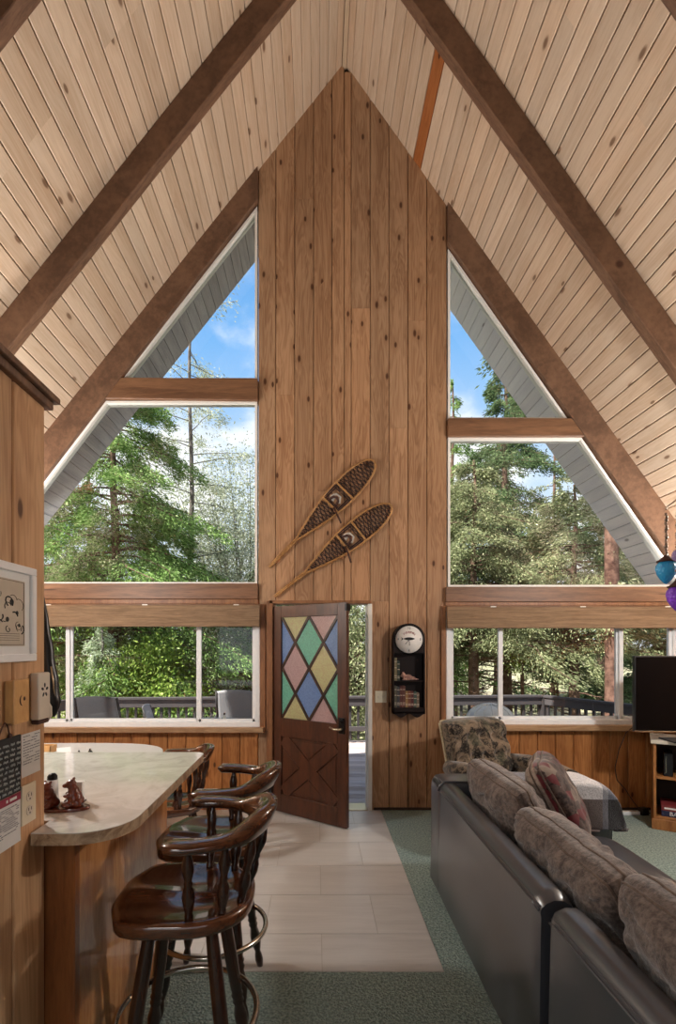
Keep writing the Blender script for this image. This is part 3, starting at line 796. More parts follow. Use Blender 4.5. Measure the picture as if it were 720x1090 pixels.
# dining table behind the counter
r = thing('dining_table', 'white oval dining table seen beyond the counter under the left window', 'dining table', (-2.02, 3.84, 0))
m = MB()
ov = []
for k in range(48):
    a = 2 * PI * k / 48; c, s_ = math.cos(a), math.sin(a); ov.append((.80 * math.copysign(abs(c) ** .62, c), .49 * math.copysign(abs(s_) ** .75, s_), .725))
m.prism(ov, (0, 0, .028), .006, 2); m.build('tabletop', M['tabletop'], r)
m = MB(); m.lathe([(.05, .06), (.07, .12), (.05, .25), (.075, .42), (.06, .6), (.14, .70), (.16, .724)], 20); m.build('pedestal', M['stool_v'], r)
for k in range(4):
    a = PI / 4 + k * PI / 2; m = MB()
    m.tube([(.03 * math.cos(a), .03 * math.sin(a), .16), (.2 * math.cos(a), .2 * math.sin(a), .11), (.4 * math.cos(a), .4 * math.sin(a), .03)], [.035, .032, .028], 10); m.build('foot', M['stool_v'], r)
tz = .754
q = P(52, 797, 3.95)
r = thing('napkin_box', 'brown wooden box at the left end of the white dining table', 'box', (q.x - .02, 3.95, tz))
m = MB(); m.box((-.06, -.05, 0), (.06, .05, .012), .002, 1); m.box((-.06, -.05, .012), (-.05, .05, .055), .002, 1); m.box((.05, -.05, .012), (.06, .05, .055), .002, 1); m.box((-.06, -.05, .012), (.06, -.042, .055), .002, 1); m.box((-.06, .042, .012), (.06, .05, .055), .002, 1); m.build('box_body', M['bell'], r)
q = P(68, 797, 3.9)
r = thing('folded_paper', 'white folded leaflet lying beside the brown box on the dining table', 'paper', (q.x, 3.9, tz), .5)
m = MB(); m.prism([(-.05, -.04, 0), (.05, -.04, 0), (.05, .01, .045), (-.05, .01, .045)], (0, .002, .001)); m.prism([(-.05, .05, 0), (.05, .05, 0), (.05, .01, .045), (-.05, .01, .045)], (0, .002, .001)); m.build('sheet', M['paper'], r)
for k, px in enumerate((84, 96)):
    d = 3.8; q = P(px, 800, d)
    r = thing('table_shaker', ('smaller' if k == 0 else 'larger') + ' black cone shaped shaker standing on the white dining table', 'shaker', (q.x, d, tz))
    s_ = (.85, 1.25)[k]; zs = (1.05, 1.35)[k]
    m = MB(); m.lathe([(.0, 0), (.032 * s_, 0), (.030 * s_, .004 * zs), (.018 * s_, .018 * zs), (.008 * s_, .034 * zs), (0, .036 * zs)], 14); m.build('shaker_body', M['black'], r)
    m = MB(); m.ball((0, 0, .039 * zs), .006 * s_); m.build('shaker_knob', M['black'], r)

# bear salt and pepper holder
def bear(name, root, x, y, rz, s):
    m = MB(); R = Matrix.Rotation(rz, 4, 'Z')
    def b(c, r): m.ball(R @ Vector((c[0] * s, c[1] * s, c[2] * s)) + Vector((x, y, .012)), (r[0] * s, r[1] * s, r[2] * s), R, seg=14, rings=9)
    b((0, 0, .028), (.026, .028, .032)); b((-.004, 0, .052), (.020, .022, .022)); b((-.012, 0, .078), (.018, .018, .017)); b((-.030, 0, .074), (.012, .010, .009))
    for e in (-1, 1):
        b((-.006, e * .014, .094), (.006, .006, .007)); b((-.022, e * .022, .012), (.020, .011, .012)); b((-.022, e * .018, .042), (.014, .008, .008)); b((.010, e * .022, .016), (.018, .012, .016))
    b((.026, 0, .016), (.008, .008, .008))
    return m.build(name, M['bear'], root, remesh=.003)
q = P(56, 862, 1.72)
r = thing('bear_shaker_holder', 'reddish brown holder with two sitting bears on the counter beside the partition', 'figurine', (-.895, 1.735, CZ), 0)
m = MB(); m.prism([(.105 * math.cos(2 * PI * k / 28), .045 * math.sin(2 * PI * k / 28), 0) for k in range(28)], (0, 0, .012), .004, 2); m.build('holder_base', M['bear'], r)
bear('bear', r, .055, -.004, 0.25, .98); bear('bear', r, -.030, -.012, 1.2, .92)
r = thing('salt_shaker', 'white salt shaker with a black letter standing behind the two bears', 'shaker', (-.955, 1.80, CZ), 0)
m = MB(); m.lathe([(0, 0), (.019, 0), (.021, .006), (.020, .075), (.017, .088), (0, .088)], 18); m.build('shaker_body', M['tabletop'], r)
m = MB(); m.lathe([(.0175, .086), (.017, .098), (.010, .107), (0, .109)], 18); m.build('shaker_cap', M['black'], r)
m = MB(); m.text('S', .034, Matrix.Translation((.004, -.0205, .055)) @ Matrix.Rotation(PI / 2, 4, 'X'), .0012); o = m.build('lettering', M['sign'], r); o['label'] = 'black letter'
r = thing('napkin_holder', 'small white block of napkins between the bears on the counter', 'napkins', (-.872, 1.815, CZ), .1)
m = MB(); m.box((-.022, -.013, .004), (.022, .013, .075), .003, 2); m.build('napkins', M['paper'], r)
m = MB(); m.box((-.027, -.018, 0), (.027, .018, .004), .001, 1); m.build('tray', M['black'], r)

# ------------------------------------------------------------------ things on the partition (plane x = PX)
def pd(px): return F * -PX / (VX - px)                      # distance where photo column px meets the partition
def pz(px, py): return EYE + (VY - py) * pd(px) / F
XP = PX + .001
# framed print
d0, d1, z0, z1 = 1.225, 1.52, 1.553, 1.832
r = thing('framed_print', 'white framed ink print in a white mount on the partition', 'picture', (XP, (d0 + d1) / 2, z0))
h = (d1 - d0) / 2; H_ = z1 - z0
m = MB(); fw = .022
for a, b in (((0, -h, 0), (.018, h, fw)), ((0, -h, H_ - fw), (.018, h, H_)), ((0, -h, fw), (.018, -h + fw, H_ - fw)), ((0, h - fw, fw), (.018, h, H_ - fw))): m.box(a, b, .002, 1)
m.build('picture_frame', M['vinyl'], r)
m = MB(); m.box((.002, -h + fw, fw), (.008, h - fw, H_ - fw)); m.build('mount', M['paper'], r)
m = MB(); m.box((.008, -h + .05, .045), (.0095, h - .05, H_ - .045)); m.build('print', M['art'], r)
m = MB(); rr = random.Random(5)
def stroke(pts, w): m.tube([(.0102, a, b) for a, b in pts], w, 4)
ah, av = h - .06, H_ / 2 - .06
for k in range(16):    # loose pen strokes and blots
    a0 = rr.uniform(-ah * .8, ah * .9); b0 = H_ / 2 + rr.uniform(-av * .6, av * .7); rad = rr.uniform(.006, .02); ph = rr.uniform(0, 6)
    stroke([(a0 + rad * math.cos(ph + q * .55), b0 + rad * .9 * math.sin(ph + q * .5)) for q in range(rr.randint(5, 11))], rr.choice((.0008, .0012, .002)))
for a0, b0, q in ((.035, .17, .010), (.06, .14, .007), (.015, .12, .008), (.07, .105, .006)): m.ball((.0095, a0, b0), (.001, q, q * .9), seg=10, rings=6)
for k in range(4): stroke([(-ah * .7, .062 + k * .006), (ah * .8, .062 + k * .006)], .0005)
stroke([(-ah - .004, .049), (ah + .004, .049), (ah + .004, H_ - .049), (-ah - .004, H_ - .049), (-ah - .004, .049)], .0007)
m.build('ink_drawing', M['artdark'], r)
# door chime
dA, dB = 1.388, 1.462; zA, zB = pz(20, 768), pz(20, 722)
r = thing('door_chime', 'pale wooden chime box with a small crescent cutout on the partition', 'door chime', (XP, (dA + dB) / 2, zA))
h = (dB - dA) / 2; hz = zB - zA
m = MB(); m.box((0, -h + .004, .004), (.020, h - .004, hz - .004)); m.build('chime_case', M['bell'], r)
m = MB(); m.box((.020, -h, 0), (.028, h, hz), .003, 2); m.build('chime_cover', M['bell'], r)
m = MB(); m.tube([(.0285, .004 + .014 * math.cos(a), hz * .52 + .016 * math.sin(a)) for a in np.linspace(2.0, 4.6, 9)], [.0004, .001, .0016, .002, .0022, .002, .0016, .001, .0004], 5); m.ball((.028, .012, hz * .55), (.002, .005, .006)); m.build('crescent_cutout', M['strap'], r)
# intercom
dA, dB = 1.512, 1.578; zA, zB = 1.372, 1.516
r = thing('wall_intercom', 'cream wall intercom with petal shaped speaker holes at the partition end', 'intercom', (XP, (dA + dB) / 2, zA))
h = (dB - dA) / 2; hz = zB - zA
m = MB(); m.box((0, -h, 0), (.028, h, hz), .005, 2); m.build('intercom_case', M['ivory'], r)
m = MB()
for k in range(5):
    a = PI / 2 + k * 2 * PI / 5; Mx = Matrix.Rotation(a - PI / 2, 4, 'X'); c = Vector((.028, .013 * math.cos(a), hz * .62 + .016 * math.sin(a)))
    m.ball(c, (.0012, .0045, .0075), Matrix.Rotation(a + PI / 2, 4, 'X'), seg=10, rings=6)
m.build('speaker_hole', M['sign'], r)
m = MB(); m.box((.002, -h + .002, -.014), (.026, h - .004, 0), .004, 2); m.build('cradle', M['strap'], r)
m = MB(); m.tube([(.012, h + .006, .05), (.018, h + .012, .03), (.020, h + .01, .005), (.016, h + .004, -.008)], [.006, .008, .008, .006], 8); m.build('hook', M['ivory'], r)
# chalk sign
dA, dB = 1.30, 1.458; zA, zB = 1.175, 1.340
r = thing('chalkboard_sign', 'small black hanging sign covered in white handwriting on the partition', 'sign', (XP, (dA + dB) / 2, zA))
h = (dB - dA) / 2; hz = zB - zA
m = MB(); m.box((0, -h, 0), (.006, h, hz), .001, 1); m.build('signboard', M['sign'], r)
m = MB(); m.tube([(.004, -.03, hz - .004), (.008, -.012, hz + .035), (.008, .0, hz + .045), (.008, .012, hz + .035), (.004, .03, hz - .004)], .0022, 6)
for e in (-1, 1): m.ball((.004, e * .03, hz + .004), (.004, .008, .008))
m.build('hanging_cord', M['strap'], r)
m = MB(); rr = random.Random(8)
for k in range(10):
    zc = hz - .022 - k * .0148; a0 = -h + .012 + rr.uniform(0, .012); pts = []
    while a0 < h - .014:
        pts = []; L = rr.uniform(.012, .03)
        for q in range(int(L / .0022)):
            pts.append((.0066, min(a0 + q * .0022, h - .006), zc + (.0042 if q % 2 else -.0042) * rr.uniform(.4, 1.1)))
        if len(pts) > 2: m.tube(pts, .0007, 4)
        a0 += L + .006
m.build('handwriting', M['chalk'], r)
def sheet(name, label, cat, dA, dB, zA, zB, lines, head=None, seed=3, x0=0.0):
    r = thing(name, label, cat, (XP + x0, (dA + dB) / 2, zA)); h = (dB - dA) / 2; hz = zB - zA
    m = MB(); m.grid(lambda u, v: (.0016 + .004 * max(0, .25 - v) ** 2 * 16 * .25, -h + 2 * h * u, hz * v), 6, 8); m.build('paper_sheet', M['paper'], r)
    top = hz - .008
    if head:
        m = MB(); m.box((.0018, -h, hz - .022), (.0026, h, hz)); m.build('printed_band', M['redink'], r)
        for a, b in ((-.06, -.02), (.012, .02), (.028, .06)): m = MB(); m.box((.0026, a * h / .08, hz - .015), (.003, b * h / .08, hz - .007)); m.build('band_print', M['paper'], r)
        top = hz - .032
    m = MB(); rr = random.Random(seed)
    for k in range(lines):
        zc = top - k * (top - .03) / lines; a = -h * .85
        while a < h * .8:
            L = rr.uniform(.006, .02)
            if rr.random() < .78: m.box((.0028, a, zc - .0011), (.0032, min(a + L, h * .88), zc + .0011))
            a += L + .003
    m.build('printed_lines', M['ink'], r)
sheet('notice_sheet', 'white printed list pinned under the intercom on the partition', 'notice', 1.466, 1.566, 1.208, 1.336, 11, seed=4)
sheet('rental_notice', 'white printed sheet with a maroon header band below the black sign', 'notice', 1.300, 1.462, 1.028, 1.172, 14, True, 9, .0)
# outlet
r = thing('power_outlet', 'cream duplex power outlet on the partition just above the counter', 'power outlet', (XP, 1.50, 1.066))
m = MB(); m.box((0, -.036, 0), (.006, .036, .118), .002, 2); m.build('outlet_plate', M['cream'], r)
for zc in (.038, .080):
    m = MB(); m.prism([(.006, .017 * math.cos(a), zc + .015 * math.sin(a)) for a in np.linspace(0, 2 * PI, 20)[:-1]], (.002, 0, 0)); o = m.build('socket', M['ivory'], r)
    m = MB(); m.box((.008, -.008, zc), (.0085, -.0055, zc + .009)); m.box((.008, .0055, zc), (.0085, .008, zc + .009)); m.ball((.008, 0, zc - .007), (.0006, .003, .003)); m.build('socket_slot', M['sign'], o)
# black tapered bag hanging past the end of the partition
d = 1.68
r = thing('hanging_black_bag', 'tall black tapered bag hanging at the end of the partition by the window', 'bag', (-.925, d, 1.36))
zt = EYE + (VY - 622) * d / F - 1.36
m = MB()
def bagf(u, v):
    z = u * zt; k = u
    wid = .044 * (1 - k) ** .75 * (1 - max(0, .12 - k) / .12 * .6) + .0015; th = .030 * (1 - k) ** .6 * (1 - max(0, .12 - k) / .12 * .5) + .0015
    a = v * 2 * PI
    return (wid * math.cos(a) * (1 + .06 * math.sin(z * 60)) + .030 * (1 - k) - .006, th * math.sin(a), z)
m.grid(bagf, 26, 18, cv=True); m.build('bag_body', M['plastic'], r)
m = MB(); m.tube([(.05, -.012, .06), (.046, -.018, .12), (.040, -.02, .17)], .003, 6); m.build('zip', M['brass'], r)
m = MB(); m.tube([(-.004, 0, zt - .005), (-.006, -.02, zt + .012), (-.006, -.045, zt + .006), (-.02, -.076, zt + .004)], .003, 6); m.build('strap', M['sign'], r)
# ------------------------------------------------------------------ leather sectional
SX0, SX1 = .755, 1.80
def sofa_piece(label, y0, y1, arm):
    r = thing('leather_sofa', label, 'sofa', (SX0, y0, 0), 0, 'black leather sectional pieces')
    L = y1 - y0; ye = L - (.24 if arm else 0)
    # back: slightly leaning, soft crest, piping along the seam
    m = MB()
    prof = [(.0, .07), (-.002, .30), (.004, .60), (.006, .69), (.003, .705), (.008, .722), (.022, .742), (.05, .754), (.085, .752), (.112, .735), (.13, .70), (.15, .64), (.20, .45), (.20, .07)]
    ny = 26
    def bf(u, v):
        k = v * (len(prof) - 1); i = min(int(k), len(prof) - 2); f = k - i
        x = prof[i][0] + (prof[i + 1][0] - prof[i][0]) * f; z = prof[i][1] + (prof[i + 1][1] - prof[i][1]) * f
        e = min(u, 1 - u) * L; sft = max(0, 1 - e / .03)
        cx, cz = .10, .42; q = 1 - .06 * sft ** 2 * (1 if z > .1 else 0)
        wob = .004 * noise.noise((x * 3, u * L * 3.3, z * 2.1)) + (.003 * math.sin(u * L * 2.2 + z * 2) if x < .02 else 0)
        return (cx + (x - cx) * q + (-wob if x < .02 else 0), u * L, cz + (z - cz) * q + wob * (z > .6))
    m.grid(bf, ny * 2, len(prof) - 1)
    for u in (0, 1):
        pts = [bf(u, k / (len(prof) - 1)) for k in range(len(prof))]
        t = bmesh.new(); t.faces.new([t.verts.new(p) for p in pts]); bmesh.ops.recalc_face_normals(t, faces=t.faces); m._merge(t, None, 0, False)
    m.build('backrest', M['leather'], r)
    m = MB()
    m.tube([bf(u, 4.0 / (len(prof) - 1)) for u in np.linspace(0.004, .996, 30)], .0055, 6)
    m.tube([Vector(bf(u, 4.9 / (len(prof) - 1))) + Vector((-.001, 0, 0)) for u in np.linspace(0.004, .996, 30)], .0025, 6); m.build('back_seam', M['leather'], r)
    m = MB(); m.box((.03, .01, .05), (SX1 - SX0 - .04, ye - .005, .27), .012, 2); m.build('seat_base', M['leather'], r)
    for x in (.05, SX1 - SX0 - .1):
        for y in (.06, L - .1): m = MB(); m.box((x, y, 0), (x + .05, y + .05, .055), .004, 1); m.build('foot', M['black'], r)
    n = 2; yy = np.linspace(.012, ye - .01, n + 1)
    for a, b in zip(yy, yy[1:]):
        m = MB(); x0, x1 = .20, SX1 - SX0; c = ((x0 + x1) / 2, (a + b) / 2, .365); hx, hy, hz = (x1 - x0) / 2, (b - a) / 2 - .004, .095
        def cf(u, v):
            th = u * PI - PI / 2; ph = v * 2 * PI; e1, e2 = .28, .22
            sg = lambda q, e: math.copysign(abs(q) ** e, q)
            x = sg(math.cos(th), e1) * sg(math.cos(ph), e2); y = sg(math.cos(th), e1) * sg(math.sin(ph), e2); z = sg(math.sin(th), e1 * 1.6)
            return (c[0] + hx * x, c[1] + hy * y, c[2] + hz * z + .012 * (1 - x * x) * (1 - y * y) * (z > 0))
        m.grid(cf, 16, 40, cv=True); m.build('seat_cushion', M['leather'], r)
    if arm:
        m = MB(); aw = .24; X1 = SX1 - SX0 + .03
        pr = [(0.0, .07), (0.0, .70), (.012, .735), (.04, .757)]
        for k in range(9):
            a = PI / 2 - k / 8 * PI / 2; pr.append((X1 - .19 + .19 * math.cos(a), .757 - .19 + .19 * math.sin(a)))
        pr += [(X1 - .01, .30), (X1 - .02, .07)]
        m.prism([(x, ye, z) for x, z in pr], (0, aw, 0), .028, 4, smooth=True); m.build('armrest', M['leather'], r)
        m = MB(); m.tube([(x - .004, ye + .012, z + .002) for x, z in pr[1:-1]], .005, 6); m.build('arm_seam', M['leather'], r)
    return r
sofa_piece('black leather sofa piece with an arm, backing onto the tile path', 1.69, 3.30, True)
sofa_piece('black leather sofa piece without an arm, nearest the camera', .28, 1.635, False)

# ------------------------------------------------------------------ pillows
def pillow_mesh(m, w, h, t, seed, wr=.012, n=44, crown=.5, g=.06):
    """local x width, y height, z thickness, with a boxed edge g deep; returns the two rims"""
    off = Vector((seed * 7.3, seed * 3.1, 0))
    def surf(sgn):
        def f(u, v):
            x = math.sin((u - .5) * PI); y = math.sin((v - .5) * PI)
            rx = math.sqrt(max(0, 1 - .16 * y ** 6)); ry = math.sqrt(max(0, 1 - .16 * x ** 6))
            px = x * w / 2 * rx * (1 - .03 * (1 - y * y)); py = y * h / 2 * ry * (1 - .03 * (1 - x * x))
            k = max(0, (1 - x ** 4) * (1 - y ** 4)) ** crown
            q = Vector((px, py, 0))
            wn = noise.noise(q * 7 + off + Vector((0, 0, sgn))) * wr + noise.noise(Vector((px * 4, py * 24, sgn * 2.0)) + off) * wr * .6
            cr = abs(noise.noise(Vector((px * 9 + py * 3, py * 11 - px * 4, sgn * 3.0)) + off)); wn -= wr * 1.1 * max(0, .16 - cr) / .16
            sag = .02 * (noise.noise(Vector((px * 4, 3.3, seed))) )
            return (px, py + sag * (.5 + .5 * y), sgn * (g / 2 + (t - g) / 2 * k) + wn * (.25 + .75 * k) * sgn)
        return f
    m.grid(surf(1), n, n); m.grid(surf(-1), n, n)
    N = 24
    edge = [(k / N, 0) for k in range(N)] + [(1, k / N) for k in range(N)] + [(1 - k / N, 1) for k in range(N)] + [(0, 1 - k / N) for k in range(N)]
    a, b = surf(1), surf(-1); rims = [[Vector(f(u, v)) for u, v in edge] for f in (a, b)]
    E2 = [(k / n, 0) for k in range(n)] + [(1, k / n) for k in range(n)] + [(1 - k / n, 1) for k in range(n)] + [(0, 1 - k / n) for k in range(n)]
    L2 = len(E2)
    def side(u, v):
        q = E2[int(round(u * L2)) % L2]; p0, p1 = Vector(a(*q)), Vector(b(*q)); c = p0.lerp(p1, v); o = Vector((c.x, c.y, 0)); return c + o.normalized() * (.014 * math.sin(PI * v))
    m.grid(side, L2, 4, cu=True)
    bmesh.ops.remove_doubles(m.bm, verts=m.bm.verts, dist=1e-4); bmesh.ops.recalc_face_normals(m.bm, faces=m.bm.faces)
    return rims
def orient(o, loc, xdir, ydir):
    x = Vector(xdir).normalized(); y = Vector(ydir); y = (y - x * y.dot(x)).normalized(); z = x.cross(y)
    R = Matrix((x, y, z)).transposed(); o.location = loc; o.rotation_euler = R.to_euler()
def pillow(name, label, loc, xd, yd, w, h, t, mat, pmat, group=None, seed=1, wr=.019, gus=.07):
    r = thing(name, label, 'pillow', loc, 0, group)
    m = MB(); rims = pillow_mesh(m, w, h, t, seed, wr, g=gus); m.build('pillow_cover', M[mat], r)
    for rim in rims: m = MB(); m.tube(rim, .0055, 6, closed=True); m.build('piping', M[pmat], r)
    orient(r, loc, xd, yd); return r
g_ = 'brown back pillows on the sectional'
pillow('back_pillow', 'brown plush back pillow at the far corner of the leather sofa', (1.07, 2.73, .665), (.05, -1, -.02), (-.40, 0, .92), .68, .52, .25, 'cushion', 'piping', g_, 1)
pillow('back_pillow', 'brown plush back pillow in the middle, leaning over the split between sofa pieces', (1.09, 2.0, .61), (.0, -1, .02), (-.45, .0, .89), .80, .52, .26, 'cushion', 'piping', g_, 2, .024)
pillow('back_pillow', 'brown plush back pillow nearest the camera at the right edge', (1.075, 1.17, .655), (.02, -1, .0), (-.38, 0, .92), .78, .54, .27, 'cushion', 'piping', g_, 3)
def tapestry():
    t = NT('tapestry_front'); v = t.coord(); z = t.sep(v)[2]
    vo = t.voro(v, 18.0); n = t.noise(v, 26, 4, .7)
    c = t.mix(t.step(n, .4, .6), srgb(40, 30, 28), srgb(84, 68, 62))
    c = t.mix(t.math('MULTIPLY', t.step(t.sep(vo.outputs['Color'])[1], .68, .74), .85), c, srgb(98, 34, 40))
    c = t.mix(t.math('MULTIPLY', t.step(t.sep(vo.outputs['Color'])[0], .80, .84), .8), c, srgb(126, 112, 100))
    back = t.mix(t.step(n, .4, .6), srgb(128, 112, 100), srgb(158, 142, 128))
    col = t.mix(t.step(z, .004, -.004), back, c)
    t.bump(n, .5, .004); return t.set(col, .95, spec=.1, sheen=.3)
M['tapestry'] = tapestry()
pillow('throw_pillow', 'throw pillow with dark red tapestry front propped between the plush pillows and the blanket', (1.33, 2.74, .755), (-.45, -.89, -.05), (-.48, .10, .87), .44, .46, .20, 'tapestry', 'piping', None, 5, .006, .05)

# plaid fleece over the arm
def plaid():
    t = NT('plaid_fleece'); u = t.sep(t.uv('UVMap'))
    def band(x, per, lo, hi, ph=0.0):
        f = t.math('FRACT', t.math('ADD', t.math('MULTIPLY', x, 1 / per), ph))
        return t.math('MULTIPLY', t.math('GREATER_THAN', f, lo), t.math('LESS_THAN', f, hi))
    a = band(u[0], .56, 0, .5, .321); b = band(u[1], .92, 0, .5, .7065)
    blk = srgb(34, 32, 34); wht = srgb(232, 228, 228); brn = srgb(108, 95, 91); gry = srgb(118, 122, 134)
    c = t.mix(a, t.mix(b, blk, gry), t.mix(b, brn, wht))
    ln = t.math('MAXIMUM', band(u[0], .56, .44, .5, .321), band(u[1], .92, .46, .5, .7065))
    c = t.mix(t.math('MULTIPLY', ln, .7), c, gry)
    n = t.noise(t.coord(), 120, 4, .75); c = t.mix(t.math('MULTIPLY', t.step(n, .55, .4), .35), c, blk)
    t.bump(n, 1.0, .008); return t.set(c, .95, spec=.08, sheen=.4)
r = thing('plaid_blanket', 'fuzzy grey, white and black plaid blanket draped over the far sofa arm', 'blanket', (1.3, 3.18, .74))
AY0, AY1 = 3.06, 3.30
def bl(u, v):
    """u across the arm, v along it"""
    s = u * 1.02; X = 1.06 + .835 * v
    fall = max(0, (X - 1.66) / .21); zt = .772 - (.19 * (1 - math.sqrt(max(0, 1 - min(1, fall) ** 2)))) - max(0, X - 1.875) * 3
    inner = .36; top = .27
    if s < inner: y, z = AY0 - .016 - .01 * math.sin(v * 9), zt - .02 - (inner - s)
    elif s < inner + top:
        k = (s - inner) / top; y = AY0 - .016 + (AY1 - AY0 + .032) * k; z = zt - .02 * abs(2 * k - 1) ** 4
    else: y, z = AY1 + .016 + .012 * math.sin(v * 7), zt - .02 - (s - inner - top)
    n = noise.noise((X * 6, s * 6, 0)) * .006
    return (X - 1.3, y - 3.18 + n * (1 if s > .4 else -1), max(z, .475 if s < inner else .30) + n - .74)
m = MB(); nu, nv = 60, 44; m.grid(bl, nu, nv)
o = m.build('blanket_cloth', plaid(), r)
uvl = o.data.uv_layers.new(name='UVMap')
for p in o.data.polygons:
    for li in p.loop_indices:
        co_ = o.data.vertices[o.data.loops[li].vertex_index].co
        # unroll: distance over the arm
        y = co_.y + 3.18; z = co_.z + .74
        s = (.36 - (.75 - z)) if y < AY0 + .0 else (.36 + (y - AY0) if y < AY1 else .66 + (.75 - z))
        uvl.data[li].uv = (co_.x + 1.3, s)
sd = o.modifiers.new('thick', 'SOLIDIFY'); sd.thickness = .012; sd.offset = 1

# ------------------------------------------------------------------ tufted armchair by the wall
def tufted():
    t = NT('tapestry_upholstery'); v = t.coord(); n = t.noise(v, 9, 5, .7, 1.2); n2 = t.noise(v, 60, 3, .7); n3 = t.noise(v, 5, 3, .6, .5)
    c = t.mix(t.step(n, .44, .56), srgb(30, 25, 23), srgb(118, 103, 87)); c = t.mix(t.math('MULTIPLY', t.step(n3, .55, .66), .6), c, srgb(72, 76, 62)); c = t.mix(t.math('MULTIPLY', t.step(n2, .5, .7), .4), c, srgb(166, 152, 130))
    t.bump(n2, .5, .004); return t.set(c, .95, spec=.1, sheen=.3)
M['tufted'] = tufted()
M['cream_piping'] = fabric('cream_upholstery', srgb(150, 136, 108), srgb(186, 172, 144), 60)
r = thing('tufted_armchair', 'brown patterned tufted armchair standing behind the far end of the leather sofa', 'armchair', (1.50, 4.03, 0), math.radians(24))
bt = [(-.26 + .13 * i, .52 + .15 * j) for i in range(5) for j in range(4)]
def tuft(x, z):
    d = min(math.hypot(x - a, z - b) for a, b in bt); return -.034 * math.exp(-(d / .035) ** 2) + .012 * min(1, d / .09)
lean = .30
m = MB()
def bk(u, v):
    x = (u - .5) * .60; z = .38 + v * .585; e = min(u, 1 - u) / .06; f = min(1 - v, 1) / .05
    rnd = .05 * (1 - math.sqrt(max(0, 1 - max(0, 1 - e) ** 2))) + .05 * (1 - math.sqrt(max(0, 1 - max(0, 1 - f) ** 2)))
    rz = .03 * abs(2 * u - 1) ** 6
    return (x, .18 + (v * .585) * lean - .10 + rnd - tuft(x, z), z - rz)
m.grid(bk, 60, 60)
def bkb(u, v): p = bk(u, v); return (p[0] * 1.0, .18 + (v * .585) * lean + .045, p[2])
def rim(u, v):
    k = u * 3
    if k <= 1: a = (0, k)
    elif k <= 2: a = (k - 1, 1)
    else: a = (1, 3 - k)
    p, q = Vector(bk(*a)), Vector(bkb(*a)); return p.lerp(q, v)
m.grid(rim, 90, 4); m.build('tufted_back', M['tufted'], r)
m = MB(); m.grid(lambda u, v: Vector(bkb(u, v)) + Vector((0, .002, 0)), 8, 8)
m.grid(lambda u, v: Vector((( u - .5) * .62, .18 + (v * .57) * lean + .05 + .07 * (1 - abs(2 * u - 1) ** 6), .38 + v * .57)), 16, 10); m.build('outer_back', M['cream_piping'], r)
for e in (0, 1):
    m = MB(); m.tube([Vector(bkb(e, k / 14)) + Vector((.006 * (2 * e - 1), .0, 0)) for k in range(15)], .012, 8)
    m.build('back_piping', M['cream_piping'], r)
m = MB(); m.box((-.29, -.40, .12), (.29, .22, .30), .02, 3); m.build('seat_base', M['tufted'], r)
m = MB(); m.box((-.255, -.43, .30), (.255, .17, .46), .05, 5, smooth=True); m.build('seat_cushion', M['tufted'], r)
for e in (-1, 1):
    m = MB(); m.box((e * .29 - .02, -.36, .12), (e * .40, .22, .56), .03, 3, smooth=True); m.tube([(e * .34, -.40, .575), (e * .34, -.2, .60), (e * .34, .05, .60), (e * .34, .24, .59)], [.065, .075, .075, .06], 14); m.build('armrest', M['tufted'], r)
for sx in (-.24, .24):
    for sy in (-.34, .18): m = MB(); m.lathe([(.018, 0), (.025, .06), (.03, .13)], 10, Matrix.Translation((sx, sy, 0))); m.build('leg', M['stool_v'], r)
pillow('lavender_cushion', 'small pale grey cushion on the tufted armchair', (1.50, 3.84, .66), (.85, -.45, .1), (-.1, .15, .98), .34, .30, .11, 'palegrey', 'palegrey', None, 8, .006) if False else None

# ------------------------------------------------------------------ television and stand
r = thing('flat_television', 'black flat television standing in front of the right window', 'television', (3.30, 4.26, .775), math.radians(-6))
w2 = .55
m = MB(); m.box((-w2, -.012, .075), (w2, .03, .735), .006, 2); m.box((-.36, .03, .16), (.36, .07, .52), .012, 2); m.build('tv_body', M['plastic'], r)
m = MB(); m.box((-w2 + .012, -.0135, .092), (w2 - .012, -.0115, .723)); m.build('screen', M['tv'], r)
m = MB(); m.box((-w2, -.014, .075), (w2, -.011, .088), .001, 1); m.build('bottom_bezel', M['chrome'], r)
m = MB(); m.box((-.05, .0, .012), (.05, .03, .12), .004, 1); m.box((-.28, -.10, 0), (.28, .13, .012), .004, 2); m.build('tv_foot', M['plastic'], r)
aS = math.radians(-33)
r = thing('tv_stand', 'oak television stand with open shelves under the flat television', 'tv stand', (2.945, 4.35, 0), aS)
SW, SD, SHt = .92, .42, .745
m = MB(); m.box((-.02, -.02, SHt), (SW + .02, SD, SHt + .03), .004, 2); m.build('stand_top', plain('reflection_white_top', srgb(206, 196, 180), .35, var=.1), r)  # pale colour stands in for a whitish reflection on the top
m = MB(); m.box((0, 0, .09), (.022, SD, SHt), .002, 1); m.build('side_panel', M['oak'], r)
m = MB(); m.box((SW - .022, 0, .09), (SW, SD, SHt), .002, 1); m.build('side_panel', M['oak'], r)
m = MB(); m.box((.022, SD - .012, .09), (SW - .022, SD, SHt)); m.build('back_panel', M['dark'], r)
m = MB(); m.box((-.012, -.012, 0), (SW + .012, SD, .09), .004, 1); m.build('plinth', M['oak'], r)
m = MB(); m.box((.022, .02, .435), (SW - .022, SD - .012, .455), .002, 1); m.build('shelf', M['oak'], r)
m = MB(); m.box((.022, .0, .09), (SW - .022, SD - .012, .11), .002, 1); m.build('shelf', M['oak'], r)
Mr = Matrix.Translation((2.945, 4.35, 0)) @ Matrix.Rotation(aS, 4, 'Z')
def on_stand(x, y, z): p = Mr @ Vector((x, y, z)); return p
